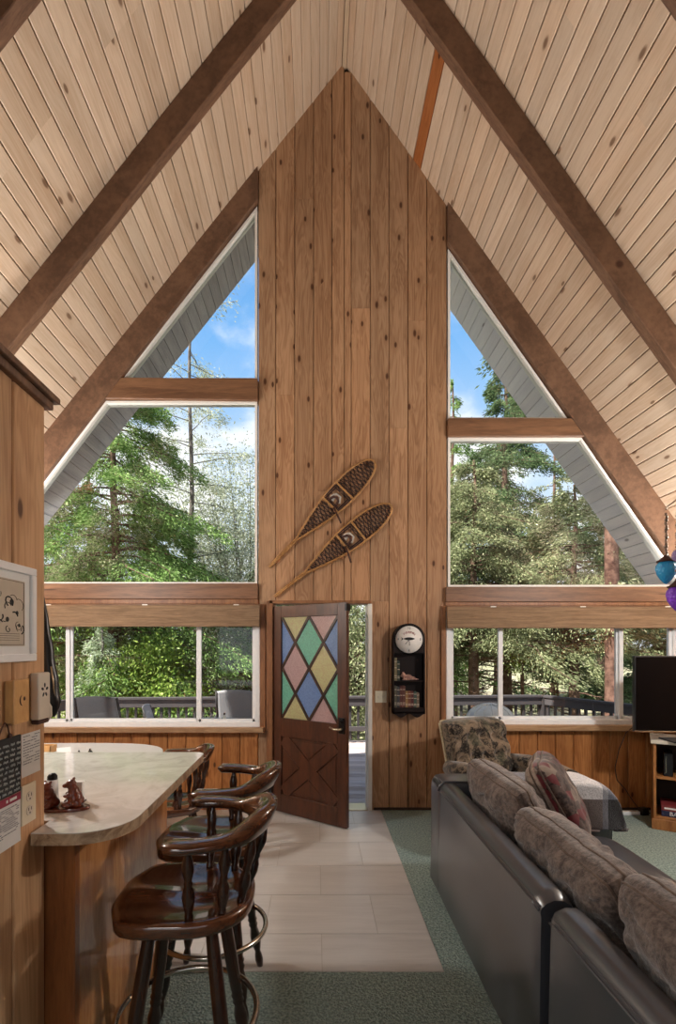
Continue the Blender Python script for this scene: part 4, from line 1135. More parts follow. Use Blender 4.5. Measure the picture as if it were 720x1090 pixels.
r = thing('game_console', 'upright black media box on the upper shelf of the oak stand', 'media player', on_stand(.11, .18, .455), aS)
m = MB(); m.box((-.035, -.11, 0), (.035, .11, .20), .006, 2); m.build('case', M['plastic'], r); m = MB(); m.box((-.02, -.113, .03), (-.012, -.11, .17)); m.build('front_strip', M['chrome'], r)
r = thing('cable_box', 'flat black cable box on the upper shelf of the oak stand', 'cable box', on_stand(.38, .2, .455), aS)
m = MB(); m.box((-.16, -.11, .006), (.16, .11, .055), .004, 2); m.build('case', M['plastic'], r); m = MB(); m.box((-.12, -.112, .02), (-.03, -.109, .042)); m.build('display', M['tv'], r)
r = thing('board_game_box', 'dark blue board game box with red lid on the stand lower shelf', 'game box', on_stand(.27, .17, .11), aS)
m = MB(); m.box((-.21, -.13, 0), (.21, .13, .062), .002, 1); m.build('box_bottom', plain('navy_box', srgb(34, 42, 74), .5), r)
m = MB(); m.box((-.212, -.132, .05), (.212, .132, .095), .002, 1); m.build('box_lid', plain('red_box_lid', srgb(120, 44, 46), .5), r)
m = MB(); m.text('BATTLES', .048, Matrix.Translation((-.06, -.1315, .026)) @ Matrix.Rotation(PI / 2, 4, 'X'), .0008); m.build('lettering', M['paper'], r)
m = MB(); m.box((-.19, -.1335, .066), (-.09, -.1318, .080)); m.build('label_strip', M['paper'], r)
r = thing('orange_gadget', 'small orange object lying on the board game box in the oak stand', 'gadget', on_stand(.22, .10, .205), aS)
m = MB(); m.tube([(-.04, 0, .018), (-.01, .01, .026), (.02, 0, .03), (.05, -.01, .02)], [.010, .017, .017, .009], 10); m.build('grip', plain('orange_plastic', srgb(214, 110, 52), .4), r); m = MB(); m.box((.04, -.02, .01), (.075, .0, .03), .003, 1); m.build('tip', M['plastic'], r)
# cords and power strip by the stand
r = thing('power_strip', 'white power strip on the carpet beside the oak stand', 'power strip', (2.93, 4.70, 0), .05)
m = MB(); m.box((-.12, -.022, .001), (.12, .022, .035), .006, 2); m.build('strip_body', M['vinyl'], r)
m = MB()
for k in range(5): m.box((-.10 + k * .042, -.012, .0352), (-.075 + k * .042, .012, .0358))
m.build('outlet_face', M['ivory'], r)
for k, (x, y, h) in enumerate(((3.09, 4.70, .07), (3.15, 4.62, .09))):
    r = thing('power_adapter', ('upright' if k else 'small') + ' black plug adapter on the carpet between the power strip and the oak stand', 'adapter', (x, y, 0), .2 + k)
    m = MB(); m.box((-.035, -.028, .001), (.035, .028, h), .007, 2); m.build('adapter_case', M['plastic'], r)
    m = MB(); m.tube([(.03, 0, .03), (.06, .01, .02), (.09, .03, .012), (.10, .06, .012)], .005, 6); m.build('cable', M['plastic'], r)
r = thing('television_cable', 'thin dark cord looping down the wall left of the oak stand', 'cord', (2.95, 4.79, 0))
m = MB(); m.tube([(.10, -.02, .83), (.03, 0, .76), (-.03, .01, .60), (-.07, .01, .42), (-.05, .01, .30), (.02, 0, .22), (.09, -.02, .10), (.14, -.06, .02)], .004, 6); m.build('cord_line', M['plastic'], r)
r = thing('white_cord', 'short pale cord rising from the stand top to the television', 'cord', (2.98, 4.50, .775))
m = MB(); m.tube([(.14, .03, .008), (.07, .015, .02), (.03, -.04, .07), (.02, -.08, .14), (.05, -.14, .20)], .004, 6); m.build('cord_line', M['paper'], r)

# ------------------------------------------------------------------ hanging glass ornaments
HD = 2.2
hx = (742 - VX) * HD / F
def oz(y): return EYE + (VY - y) * HD / F
ORN = ((709.5, 622, 597, 543, 2.22, srgb(44, 158, 240), 'blue'), (721.5, 651, 624, 541, 2.10, srgb(124, 58, 200), 'purple'))
r = thing('ornament_hanger', 'slender metal bracket holding the coloured glass ornaments at the right edge', 'hanger', (hx, HD, oz(530)))
for px, y0, y1, yt, d, col, nmc in ORN:
    x = (px - VX) * d / F; z = EYE + (VY - yt) * d / F
    m = MB(); p = Vector((x - hx, d - HD, z - oz(530))); m.tube([(0, 0, .03), p * .5 + Vector((0, 0, .035)), p + Vector((0, 0, .012)), p], .0035, 6); m.build('arm', M['chrome'], r)
m = MB(); m.lathe([(0, -.02), (.012, -.01), (.016, .01), (.010, .04), (.006, .08), (0, .09)], 14); m.build('hub', M['chrome'], r)
top = roof_z(hx) - oz(530) - .01
m = MB(); m.tube([(0, 0, .08), (0, 0, top)], .004, 6); m.lathe([(0, top - .03), (.03, top - .02), (.035, top)], 14); m.build('suspension_chain', M['chrome'], r)
def bead_chain(m, x, y, z0, z1, rr=.0062):
    n = max(2, int((z1 - z0) / .0125))
    for k in range(n): m.ball((x + .0015 * math.sin(k * 2.1), y + .0015 * math.cos(k * 1.7), z0 + (z1 - z0) * k / n), rr * (1 if k % 3 else 1.35), seg=8, rings=6)
def glassy(name, col):
    t = NT(name); v = t.coord(); vo = t.voro(v, 130.0); n = t.noise(v, 60, 3)
    t.bump(vo.outputs['Distance'], .7, .004); t.b.inputs['Transmission Weight'].default_value = .2
    return t.set(t.mix(n, col, tuple(min(1, c * 1.7 + .02) for c in col[:3]) + (1,)), .18)
for px, y0, y1, yt, d, col, nmc in ORN:
    x = (px - VX) * d / F; zb, zt_, ztop = (EYE + (VY - q) * d / F for q in (y0, y1, yt))
    r = thing('glass_ornament', {'blue': 'blue crackle glass ornament on a beaded chain, the left one', 'purple': 'purple crackle glass ornament hanging lowest at the right edge'}[nmc], 'ornament', (x, d, zb), 0, 'hanging glass ornaments')
    H_ = zt_ - zb; rad = .042
    m = MB(); m.lathe([(0, 0), (rad * .22, .006), (rad * .55, .022), (rad * .85, H_ * .42), (rad, H_ * .66), (rad * .93, H_ * .82), (rad * .7, H_ * .94), (rad * .5, H_)], 24); m.build('glass_globe', glassy(nmc + '_glass', col), r)
    m = MB(); m.lathe([(rad * .72, H_ * .95), (rad * .78, H_ * .99), (rad * .66, H_ * 1.05), (rad * .4, H_ * 1.14), (rad * .18, H_ * 1.24), (0, H_ * 1.26)], 20)
    m.tube([(rad * .82 * math.cos(2 * PI * k / 20), rad * .82 * math.sin(2 * PI * k / 20), H_ * .98) for k in range(20)], .004, 6, closed=True); m.build('metal_cap', M['strap'], r)
    m = MB(); bead_chain(m, 0, 0, H_ * 1.25, ztop - zb - .006); m.build('bead_chain', plain('silver_beads_' + nmc, srgb(150, 132, 118), .3, .6, var=.4, nscale=90), r)
    if nmc == 'purple':
        m = MB(); m.ball((0, -.002, H_ + .13), (.022, .022, .026)); m.build('spacer_bead', glassy('lilac_glass', srgb(150, 130, 180)), r)

# ------------------------------------------------------------------ snowshoes
def snowshoe(label, tip, tail, seed):
    a = P(tip[0], tip[1], W); b = P(tail[0], tail[1], W); d = (a - b); L = d.length
    r = thing('snowshoe', label, 'snowshoe', (b.x, W - .03, b.z), 0, 'wooden snowshoes on the gable wall')
    r.rotation_euler = (0, -math.atan2(d.z, d.x), 0)       # local x along the shoe, z across, y out of the wall
    def hw(s):     # half width at fraction s from the tail
        if s < .24: return .012
        k = (s - .24) / .76
        return max(.006, .118 * (math.sin(k / .64 * PI / 2) ** 1.05 if k < .64 else math.sqrt(max(0, 1 - ((k - .64) / .36) ** 2.3))))
    up = [(s * L, 0, hw(s)) for s in (1 - (1 - np.linspace(0, 1, 60)) ** 1.8)]
    lo = [(s * L, 0, -hw(s)) for s in (1 - (1 - np.linspace(1, 0, 60)) ** 1.8)]
    for q in (up, lo):
        for i, p in enumerate(q):
            if p[0] < .24 * L: q[i] = (p[0], 0, math.copysign(.008 + .02 * max(0, p[0] / L - .17) ** 1, p[2]))
    m = MB(); m.tube(up + lo, .0105, 8, closed=True); m.build('frame', M['ash'], r)
    m = MB()
    rnd = random.Random(seed)
    def seg(p, q, rr): m.tube([p, q], rr, 5)
    gap = (.60, .69)
    for s in np.arange(.27, .985, .021):          # cross lacing
        if gap[0] < s < gap[1]: continue
        w_ = hw(s) - .004
        if w_ > .012: seg((s * L, .004, w_), ((s + .004) * L, .004, -w_), .0036)
    for dirn in (-1, 1):
        for s0 in np.arange(-.1, 1.25, .030):       # diagonal lacing, clipped to the frame and kept off the toe hole
            pts = []
            for q in np.linspace(-.125, .125, 40):
                s = s0 + dirn * q / L * .55
                if .26 < s < .985 and abs(q) < hw(s) - .006 and not (gap[0] < s < gap[1]): pts.append((s * L, -.002, q))
                else:
                    if len(pts) > 2: seg(pts[0], pts[-1], .0036)
                    pts = []
            if len(pts) > 2: seg(pts[0], pts[-1], .0036)
    for q in (-.06, 0, .06): pass
    m.build('webbing', M['rawhide'], r)
    m = MB()
    for s in (.72, .585):
        w_ = hw(s); m.box((s * L - .010, -.008, -w_), (s * L + .010, .010, w_), .003, 1)
    m.build('crossbar', M['ash'], r)
    m = MB()
    for q in np.linspace(-.10, .10, 12): m.box((.592 * L, -.007, q - .005), ((.70 if abs(q) > .075 else .61) * L, -.001, q + .005))
    m.build('side_lacing', M['rawhide'], r)
    m = MB(); m.tube([(.60 * L, -.014, .05), (.635 * L, -.03, .03), (.645 * L, -.034, 0), (.635 * L, -.03, -.03), (.60 * L, -.014, -.05)], .012, 8, sx=.35)
    m.tube([(.585 * L, -.016, -.04), (.57 * L, -.028, -.10), (.555 * L, -.03, -.16), (.545 * L, -.02, -.20)], .011, 8, sx=.35); m.build('binding_strap', M['strap'], r)
    m = MB(); m.tube([(.625 * L, -.02, .055), (.66 * L, -.03, .03), (.665 * L, -.032, -.02), (.63 * L, -.022, -.055)], .010, 8, sx=.35)
    m.prism([(.612 * L, -.012, .0), (.655 * L, -.012, .02), (.655 * L, -.012, .055), (.612 * L, -.012, .06)], (0, .003, 0)); m.build('toe_strap', M['pale_strap'], r)
    return r
snowshoe('upper wooden snowshoe with dark webbing hung aslant above the front door', (398, 492), (287, 604), 1)
snowshoe('lower wooden snowshoe with dark webbing hung aslant above the front door', (416, 539), (293, 635), 2)

# ------------------------------------------------------------------ clock shelf
x0, x1 = wx(417), wx(450.5); zb, zt_ = wz(758), wz(664); cw = x1 - x0; ch = zt_ - zb
r = thing('clock_shelf', 'tall dark wall shelf with a round clock at its top, right of the door', 'clock shelf', (x0, W - .002, zb))
dp = .095; rc = cw / 2; czc = ch - rc
m = MB(); pts = [(0, -.012, 0), (cw, -.012, 0), (cw, -.012, czc)] + [(rc + rc * math.cos(a), -.012, czc + rc * math.sin(a)) for a in np.linspace(0, PI, 25)[1:-1]] + [(0, -.012, czc)]
m.prism(pts, (0, .012, 0)); m.build('back_panel', M['clockwood'], r)
m = MB(); m.box((0, -dp, 0), (.012, -.012, czc), .001, 1); m.build('side_panel', M['clockwood'], r)
m = MB(); m.box((cw - .012, -dp, 0), (cw, -.012, czc), .001, 1); m.build('side_panel', M['clockwood'], r)
m = MB(); arc = [(rc + rc * math.cos(a), -dp, czc + rc * math.sin(a)) for a in np.linspace(0, PI, 25)]
m.prism(arc, (0, dp - .012, 0)); m.box((.012, -dp, czc - rc * .86), (cw - .012, -.012, czc)); m.build('clock_case', M['clockwood'], r)
sh = [ .062, .062 + (wz(712.5) - wz(752))]
sh = [wz(752) - zb, wz(724) - zb, wz(697) - zb]
for z in sh[:2]: m = MB(); m.box((.012, -dp + .004, z - .010), (cw - .012, -.012, z), .001, 1); m.build('shelf', M['clockwood'], r)
m = MB(); pts = [(0, -dp, sh[0] - .01)] + [(cw * k / 20, -dp, -.018 + .018 * math.cos(k / 20 * 4 * PI) - .004) for k in range(21)] + [(cw, -dp, sh[0] - .01)]
m.prism(pts, (0, .01, 0)); m.box((0, -dp, .0), (cw, -.012, .012)); m.build('apron', M['clockwood'], r)
dial_r = rc * .86
m = MB(); m.tube([(rc + (dial_r + .004) * math.cos(2 * PI * k / 40), -dp - .002, czc + (dial_r + .004) * math.sin(2 * PI * k / 40)) for k in range(40)], .007, 8, closed=True); m.build('bezel', M['black'], r)
m = MB(); m.lathe([(0, 0), (dial_r, 0), (dial_r, .004), (0, .004)], 40, Matrix.Translation((rc, -dp, czc)) @ Matrix.Rotation(PI / 2, 4, 'X')); o = m.build('clock_face', M['dial'], r); o['label'] = 'white clock dial'
m = MB(); word = 'FISHERMAN'
for k, chh in enumerate(word):
    a = math.radians(128 - k * 76 / (len(word) - 1)); rr_ = dial_r * .60
    m.text(chh, .030, Matrix.Translation((rc + rr_ * math.cos(a), -dp - .0045, czc - .012 + rr_ * math.sin(a))) @ Matrix.Rotation(PI / 2, 4, 'X') @ Matrix.Rotation(a - PI / 2, 4, 'Z'), .0006)
m.build('dial_lettering', plain('dial_red', srgb(150, 60, 62), .6), r)
m = MB()
for s_, a in (('12', 90), ('3', 0), ('6', 270), ('9', 180)):
    a = math.radians(a); m.text(s_, .030, Matrix.Translation((rc + dial_r * .80 * math.cos(a), -dp - .0045, czc + dial_r * .80 * math.sin(a))) @ Matrix.Rotation(PI / 2, 4, 'X'), .0006)
m.build('dial_numeral', M['sign'], r)
m = MB(); fb = [(.055 * (1 - 2 * t), .014 * math.sin(PI * t) ** .7) for t in np.linspace(0, 1, 14)]
pts = [(rc + x, -dp - .0045, czc + .006 + z) for x, z in fb] + [(rc - .055 - .02, -dp - .0045, czc + .022), (rc - .055 - .016, -dp - .0045, czc + .004), (rc - .055 - .02, -dp - .0045, czc - .012)] + [(rc + x, -dp - .0045, czc + .006 - z) for x, z in fb[::-1]]
m.prism(pts, (0, -.0008, 0)); m.build('fish_emblem', M['sign'], r)
m = MB(); m.tube([(rc, -dp - .006, czc), (rc - .035, -dp - .006, czc - .045)], .0028, 5); m.tube([(rc, -dp - .007, czc), (rc + .004, -dp - .007, czc - .058)], .002, 5); m.ball((rc, -dp - .006, czc), .005); m.build('clock_hand', M['sign'], r)
# books
bk_cols = [srgb(86, 84, 70), srgb(60, 62, 66), srgb(86, 44, 40), srgb(100, 60, 50), srgb(150, 120, 76), srgb(112, 68, 52), srgb(84, 38, 42), srgb(66, 84, 76), srgb(120, 100, 84)]
bk_txt = ['grey green', 'charcoal', 'dark red', 'rust brown', 'mustard', 'tan brown', 'maroon', 'teal grey', 'light brown']
bk_pos = ['first', 'second', 'third', 'fourth', 'fifth', 'sixth', 'seventh', 'eighth', 'ninth']
xx = x0 + .016
def book(name_lab, x, z, w, h, col, k, group):
    r = thing('book', name_lab, 'book', (x, W - .0145, z + .0005), 0, group)
    m = MB(); m.box((0, -.062, 0), (w, -.002, h), .0012, 1); m.build('book_cover', plain('book_cloth_%s' % name_lab.split()[0] + str(k), col, .6, var=.15), r)
    m = MB(); 
    for q in (.12, .2, .55, .82): m.box((.001, -.0628, h * q), (w - .001, -.0618, h * q + .006))
    m.build('spine_print', M['art'], r)
for k in range(9):
    w_ = .0225 + .003 * (k % 2); hgt = (.205, .20, .205, .205, .155, .155, .155, .15, .14)[k]
    book(bk_txt[k] + ' book, ' + bk_pos[k] + ' from the left on the lower shelf of the clock shelf', xx, zb + sh[0], w_, hgt, bk_cols[k], k, 'books on the lower shelf of the clock shelf'); xx += w_ + .003
xx = x0 + .016
for k in range(2):
    book(('pale olive', 'dark green')[k] + ' book, ' + ('left', 'right')[k] + ' of the two on the upper shelf of the clock shelf', xx, zb + sh[1], .024, (.22, .19)[k], (srgb(120, 112, 84), srgb(48, 60, 52))[k], k + 20, 'books on the upper shelf of the clock shelf'); xx += .028
r = thing('animal_figurine', 'small pinkish resting animal figurine on the upper shelf of the clock shelf', 'figurine', (x0 + .15, W - .055, zb + sh[1]))
m = MB()
for c, q in (((0, 0, .03), (.045, .022, .03)), ((.045, 0, .02), (.03, .02, .02)), ((-.045, -.004, .05), (.024, .02, .026)), ((-.062, -.008, .045), (.014, .012, .012)), ((-.04, .008, .078), (.007, .005, .010)), ((-.052, -.012, .077), (.007, .005, .010)), ((-.03, -.018, .012), (.03, .008, .012)), ((.085, 0, .012), (.022, .008, .009))): m.ball(c, q)
m.build('figurine_body', fabric('pinkish_resin', srgb(120, 84, 78), srgb(196, 160, 146), 40, .6, .3, 0), r, remesh=.004)
# light switch
r = thing('light_switch', 'cream double light switch plate between the door and the clock shelf', 'light switch', (wx(405.5), W, wz(748)))
m = MB(); m.box((-.055, -.007, 0), (.055, 0, .115), .002, 2); m.build('switch_plate', M['cream'], r)
for e in (-1, 1): m = MB(); m.box((e * .023 - .006, -.014, .05), (e * .023 + .006, -.006, .068), .002, 1); m.build('toggle', M['ivory'], r)
# ------------------------------------------------------------------ deck
DZ = -.03
d = Planks(); n = int((8.7 - 5.03) / .142)
for k in range(n):
    y = 5.03 + k * .142; x = -5.2
    while x < 6.4:
        L = random.choice((2.4, 3.6, 3.0)); d.plank((x, y, DZ), (1, 0, 0), (0, 1, 0), (0, 0, 1), min(L, 6.4 - x), .142, .003, .003, .03); x += L
d.slab((-5.2, 5.03, DZ - .25), (6.4, 5.08, DZ - .031)); d.slab((-5.2, 8.55, DZ - .25), (6.4, 8.6, DZ - .031))
struct(d.build('deck_floor', M['deck']))
def railing(label, a, b, group='deck railings', mat='railing'):
    a = Vector((a[0], a[1], DZ)); b = Vector((b[0], b[1], DZ)); dv = b - a; L = dv.length
    r = thing('deck_railing', label, 'railing', a, math.atan2(dv.y, dv.x), group)
    m = MB(); m.box((0, -.055, .745), (L, .055, .785), .004, 1); m.box((0, -.03, .62), (L, .012, .745), .004, 1); m.build('top_rail', M[mat], r)
    m = MB(); m.box((0, -.02, .20), (L, .02, .275), .004, 1); m.build('bottom_rail', M[mat], r)
    nb = max(2, int(L / .135)); first = None
    for k in range(nb):
        x = (k + .5) * L / nb
        if first is None:
            m = MB(); m.box((-.019, -.019, .06), (.019, .019, .70), .002, 1); first = m.build('baluster', M['railing_d'], r); first.location = (x, .03, 0)
        else:
            o = first.copy(); C.objects.link(o); o.parent = r; o.location = (x, .03, 0)
    npst = max(2, int(L / 1.9) + 1)
    for k in range(npst):
        x = k * L / (npst - 1); m = MB(); m.box((x - .045, -.045, 0), (x + .045, .045, .745), .004, 1); m.build('post', M['railing_d'], r)
    return r
railing('grey deck railing running straight along the far side of the deck', (-3.69, 8.06), (3.88, 8.50))
railing('grey deck railing angled back toward the house at the left end of the deck', (-5.1, 5.9), (-3.69, 8.06))
railing('grey deck railing angled back toward the house beyond the right window', (3.88, 8.50), (5.15, 5.9))

# sling chairs and table on the deck
def sling(label, loc, rz):
    r = thing('patio_chair', label, 'patio chair', loc, rz, 'grey sling chairs on the deck')
    fr = []
    for e in (-1, 1):
        fr.append([(e * .26, .18 + .0, 1.0), (e * .27, .12, .80), (e * .27, .02, .45), (e * .27, -.02, .40), (e * .27, -.40, .42), (e * .27, -.46, .40)])
    for q in fr: m = MB(); m.tube(q, .014, 8); m.build('side_frame', M['railing_d'], r)
    def sf(u, v):
        k = v * 5; i = min(int(k), 4); f = k - i; p = Vector(fr[0][i]).lerp(Vector(fr[0][i + 1]), f)
        return (-.255 + .51 * u, p.y + .03 * (1 - (2 * u - 1) ** 2) * (.6 if v < .5 else 0), p.z - .025 * (1 - (2 * u - 1) ** 2) * (v > .45) + .025 * (1 - (2 * u - 1) ** 2) * max(0, 1 - v / .08))
    m = MB(); m.grid(sf, 12, 30); o = m.build('sling_seat', M['sling'], r); sd = o.modifiers.new('t', 'SOLIDIFY'); sd.thickness = .008
    for e in (-1, 1):
        m = MB(); m.tube([(e * .30, .10, .62), (e * .31, -.05, .645), (e * .31, -.30, .64), (e * .30, -.42, .60), (e * .29, -.46, .30), (e * .29, -.47, 0)], .014, 8); m.build('arm', M['railing_d'], r)
        m = MB(); m.tube([(e * .27, .06, .55), (e * .28, .16, .30), (e * .29, .26, 0)], .014, 8); m.build('leg', M['railing_d'], r)
    return r
p1 = sling('grey sling patio chair at the left of the deck, its back to the left window', (-2.63, 6.15, DZ), math.radians(175))
q = P(168, 687, 6.9); clone(p1, (q.x - .15, 7.3, DZ), math.radians(95), 'grey sling patio chair turned sideways by the far railing').scale = (.8, .8, .75)
q = P(248, 687, 6.3); clone(p1, (q.x - .05, 7.0, DZ), math.radians(178), 'grey sling patio chair behind the deck table at the right of the left window')
r = thing('patio_table', 'pale round patio table on the deck outside the left window', 'patio table', (-1.30, 5.95, DZ))
m = MB(); m.prism([(.55 * math.cos(2 * PI * k / 40), .42 * math.sin(2 * PI * k / 40), .69) for k in range(40)], (0, 0, .02), .004, 1); m.build('tabletop', M['tableglass'], r)
for k in range(4):
    a = PI / 4 + k * PI / 2; m = MB(); m.tube([(.32 * math.cos(a), .25 * math.sin(a), .69), (.42 * math.cos(a), .32 * math.sin(a), 0)], .014, 8); m.build('leg', M['railing_d'], r)
q = P(239, 760, 5.95)
r = thing('patio_bottle', 'small pale bottle standing on the patio table', 'bottle', (q.x, 5.95, DZ + .711)); m = MB(); m.lathe([(0, 0), (.02, 0), (.022, .05), (.012, .07), (.011, .10), (0, .10)], 12); m.build('bottle_body', M['ivory'], r); m = MB(); m.lathe([(.0125, .09), (.0125, .112), (0, .114)], 12); m.build('bottle_cap', M['strap'], r)
# round covered heap outside the right window
q = P(524, 775, 5.9)
r = thing('wicker_ottoman', 'round domed grey wicker seat on the deck outside the right window', 'seat', (q.x, 5.95, DZ))
m = MB(); m.lathe([(0, 0), (.20, 0), (.25, .10), (.27, .40), (.27, .66), (.24, .70)], 36); m.build('wicker_base', fabric('grey_wicker', srgb(96, 92, 90), srgb(150, 146, 140), 40, .8, 1.0, 0), r)
m = MB(); m.lathe([(.27, .68), (.285, .72), (.27, .79), (.22, .86), (.13, .91), (0, .93)], 36)
for k in range(7):
    a = PI * k / 7; m.tube([(.285 * math.cos(a) * math.cos(t), .285 * math.sin(a) * math.cos(t), .72 + .215 * math.sin(t)) for t in np.linspace(.1, PI - .1, 14)], .009, 6)
m.build('cushion', plain('striped_cushion', srgb(206, 202, 196), .8), r)

# ------------------------------------------------------------------ ground
m = MB()
def gr(u, v):
    x = -45 + 90 * u; y = 5.0 + 75 * v ** 1.6; h = -1.3 + .035 * max(0, y - 12) ** 1.0 + .30 * noise.noise((x * .12, y * .12, 0)) - .02 * abs(x) * 0
    return (x, y, h)
m.grid(gr, 60, 50); struct(m.build('forest_ground', M['ground']))
def gz(x, y): return -1.3 + .035 * max(0, y - 12) + .30 * noise.noise((x * .12, y * .12, 0))

# ------------------------------------------------------------------ trees
def leaves(name, cen, dirs, length, width, mat, parent, jit=.35):
    n = len(cen); cen = np.asarray(cen, np.float32); dirs = np.asarray(dirs, np.float32)
    dirs /= np.linalg.norm(dirs, axis=1, keepdims=True) + 1e-6
    rnd = RNG.normal(size=(n, 3)).astype(np.float32); side = np.cross(dirs, rnd); side /= np.linalg.norm(side, axis=1, keepdims=True) + 1e-6
    l = (length * (1 + jit * RNG.uniform(-1, 1, (n, 1)))).astype(np.float32); w = (width * (1 + jit * RNG.uniform(-1, 1, (n, 1)))).astype(np.float32)
    V = np.stack([cen - dirs * l * .5, cen + side * w * .5 - dirs * l * .1, cen + dirs * l * .5, cen - side * w * .5 - dirs * l * .1], 1).reshape(-1, 3)
    me = bpy.data.meshes.new(name); me.vertices.add(n * 4); me.vertices.foreach_set('co', V.ravel())
    me.loops.add(n * 4); me.loops.foreach_set('vertex_index', np.arange(n * 4, dtype=np.int32)); me.polygons.add(n)
    me.polygons.foreach_set('loop_start', np.arange(0, n * 4, 4, dtype=np.int32))
    me.update(calc_edges=True)
    u = me.uv_layers.new(name='pid'); col = np.clip(RNG.normal(.45, .22, n), 0, 1)
    uv = np.zeros((n * 4, 2), np.float32); uv[:, 0] = np.repeat(col, 4); u.data.foreach_set('uv', uv.ravel())
    me.materials.append(mat); me.validate()
    o = bpy.data.objects.new(name, me); C.objects.link(o); o.parent = parent; return stuff(o)
DENS = 3.4
def conifer(name, label, px, D, h, r0, base, nbr, nleaf, mat, bark, tr, ll=.16, lw=.035, droop=.25, group='conifers beyond the deck', top=None, shape=.85, dead=0, lean=0, seed=0, tip=.02, bare=0):
    rn = random.Random(seed + int(px)); x = (px - VX) * D / F; z0 = gz(x, D) - .15
    r = thing(name, label, 'tree', (x, D, z0), 0, group)
    m = MB(); pts = [(lean * k * h / 12 + .03 * math.sin(k * 1.3), .03 * math.cos(k), h * k / 12) for k in range(13)]
    m.tube(pts, [max(tip, tr * (1 - .85 * k / 12)) * (1.25 if k == 0 else 1) for k in range(13)], 12); m.build('trunk', M[bark], r)
    m = MB(); cen = []; dr = []; dc = []; dd = []
    for i in range(nbr):
        f = i / max(1, nbr - 1); zz = base + (h * .985 - base) * f + rn.uniform(-.1, .1); Lb = r0 * (1 - f) ** shape * rn.uniform(.6, 1.12) + .18
        a = rn.uniform(0, 2 * PI); ox = lean * zz
        p = []; 
        for k in range(6):
            s = k / 5; p.append(Vector((ox + math.cos(a + .25 * s * rn.uniform(-1, 1)) * Lb * s, math.sin(a) * Lb * s, zz + .12 * Lb * s - droop * Lb * s * s * 2)))
        m.tube(p, [max(.006, tr * .22 * (1 - f * .6) * (1 - .85 * k / 5)) for k in range(6)], 5, cap=False)
        nl = int(nleaf * (DENS if D < 16 else 2.0) / nbr * (.35 + 1.3 * (1 - f)))
        isd = dead and rn.random() < dead
        for k in range(nl):
            s = rn.uniform(.12, 1.0) ** .7; q = s * 5; i0 = min(int(q), 4); c = p[i0].lerp(p[i0 + 1], q - i0)
            sd = rn.gauss(0, .16) * Lb * (1.05 - s * .55); out = Vector((math.cos(a), math.sin(a), 0)); per = Vector((-out.y, out.x, 0))
            c = c + per * sd + Vector((0, 0, -abs(sd) * .35 + rn.gauss(-.03, .07))) + out * rn.gauss(0, .05)
            d_ = out * rn.uniform(.2, 1) + per * math.copysign(rn.uniform(.1, .9), sd) + Vector((0, 0, rn.gauss(-.35, .35)))
            (dc if isd else cen).append(c); (dd if isd else dr).append(d_)
    for _ in range(bare):      # dead lower limbs without needles
        zz = rn.uniform(.7, base + .6); a = rn.uniform(0, 2 * PI); Lb = rn.uniform(.7, 1.9); p = Vector((0, 0, zz)); q = [p]
        for k in range(5):
            a += rn.gauss(0, .18); p = p + Vector((math.cos(a), math.sin(a), rn.gauss(-.10 + .09 * k, .10))) * (Lb / 5); q.append(p)
            if k in (1, 2, 3):
                b = a + rn.choice((-1, 1)) * rn.uniform(.5, 1.0); e = p + Vector((math.cos(b), math.sin(b), rn.gauss(.1, .25))) * Lb * .28
                m.tube([p, p.lerp(e, .5) + Vector((0, 0, .03)), e], [.008, .006, .003], 4, cap=False)
        m.tube(q, [.022, .018, .014, .011, .008, .004], 5, cap=False)
    m.build('branches', M[bark], r)
    leaves('foliage', cen, dr, ll * .52, lw * .62, M[mat], r)
    if dc: o = leaves('dead_foliage', dc, dd, ll * .6, lw * .6, M['l_dead'], r); o['label'] = 'brown dead needles'
    return r
def leafy(name, label, px, D, h, rx, zc, rz, ncl, nleaf, mat, bark, tr, ll=.11, lw=.06, group='leafy trees beyond the deck', spread=.33, seed=0, tw=True):
    rn = random.Random(seed + int(px)); x = (px - VX) * D / F; z0 = gz(x, D) - .15
    r = thing(name, label, 'bush' if 'bush' in name else 'tree', (x, D, z0), 0, group)
    m = MB(); fork = max(.25, zc - rz * .9)
    m.tube([(0, 0, 0), (.03, .02, fork * .5), (0, 0, fork), (.04, 0, zc)], [tr * 1.2, tr, tr * .85, tr * .4], 10); m.build('trunk', M[bark], r)
    m = MB(); cs = []
    for i in range(ncl):
        while True:
            v = Vector((rn.uniform(-1, 1), rn.uniform(-1, 1), rn.uniform(-1, 1)))
            if .25 < v.length < 1: break
        c = Vector((v.x * rx, v.y * rx * .8, zc + v.z * rz)); cs.append(c)
        st = Vector((0, 0, fork + (zc - fork) * rn.uniform(0, .9))); md = st.lerp(c, .55) + Vector((rn.gauss(0, .12), rn.gauss(0, .12), rn.gauss(.05, .1)))
        m.tube([st, md, c, c + (c - md) * .25], [tr * .28, tr * .18, tr * .09, .004], 5, cap=False)
        if tw:
            for _ in range(2):
                e = c + Vector((rn.gauss(0, .3), rn.gauss(0, .3), rn.gauss(.1, .3))); m.tube([md, md.lerp(e, .5) + Vector((0, 0, rn.gauss(0, .06))), e], [tr * .1, tr * .06, .004], 4, cap=False)
    m.build('branches', M[bark], r)
    nleaf = int(nleaf * 1.9); k = RNG.integers(0, ncl, nleaf); cc = np.array([tuple(c) for c in cs])[k]; sp = spread * rx
    cen = cc + RNG.normal(size=(nleaf, 3)) * (sp, sp, sp * .75); dr = RNG.normal(size=(nleaf, 3)) + (0, 0, -.3)
    leaves('foliage', cen, dr, ll * .62, lw * .66, M[mat], r); return r

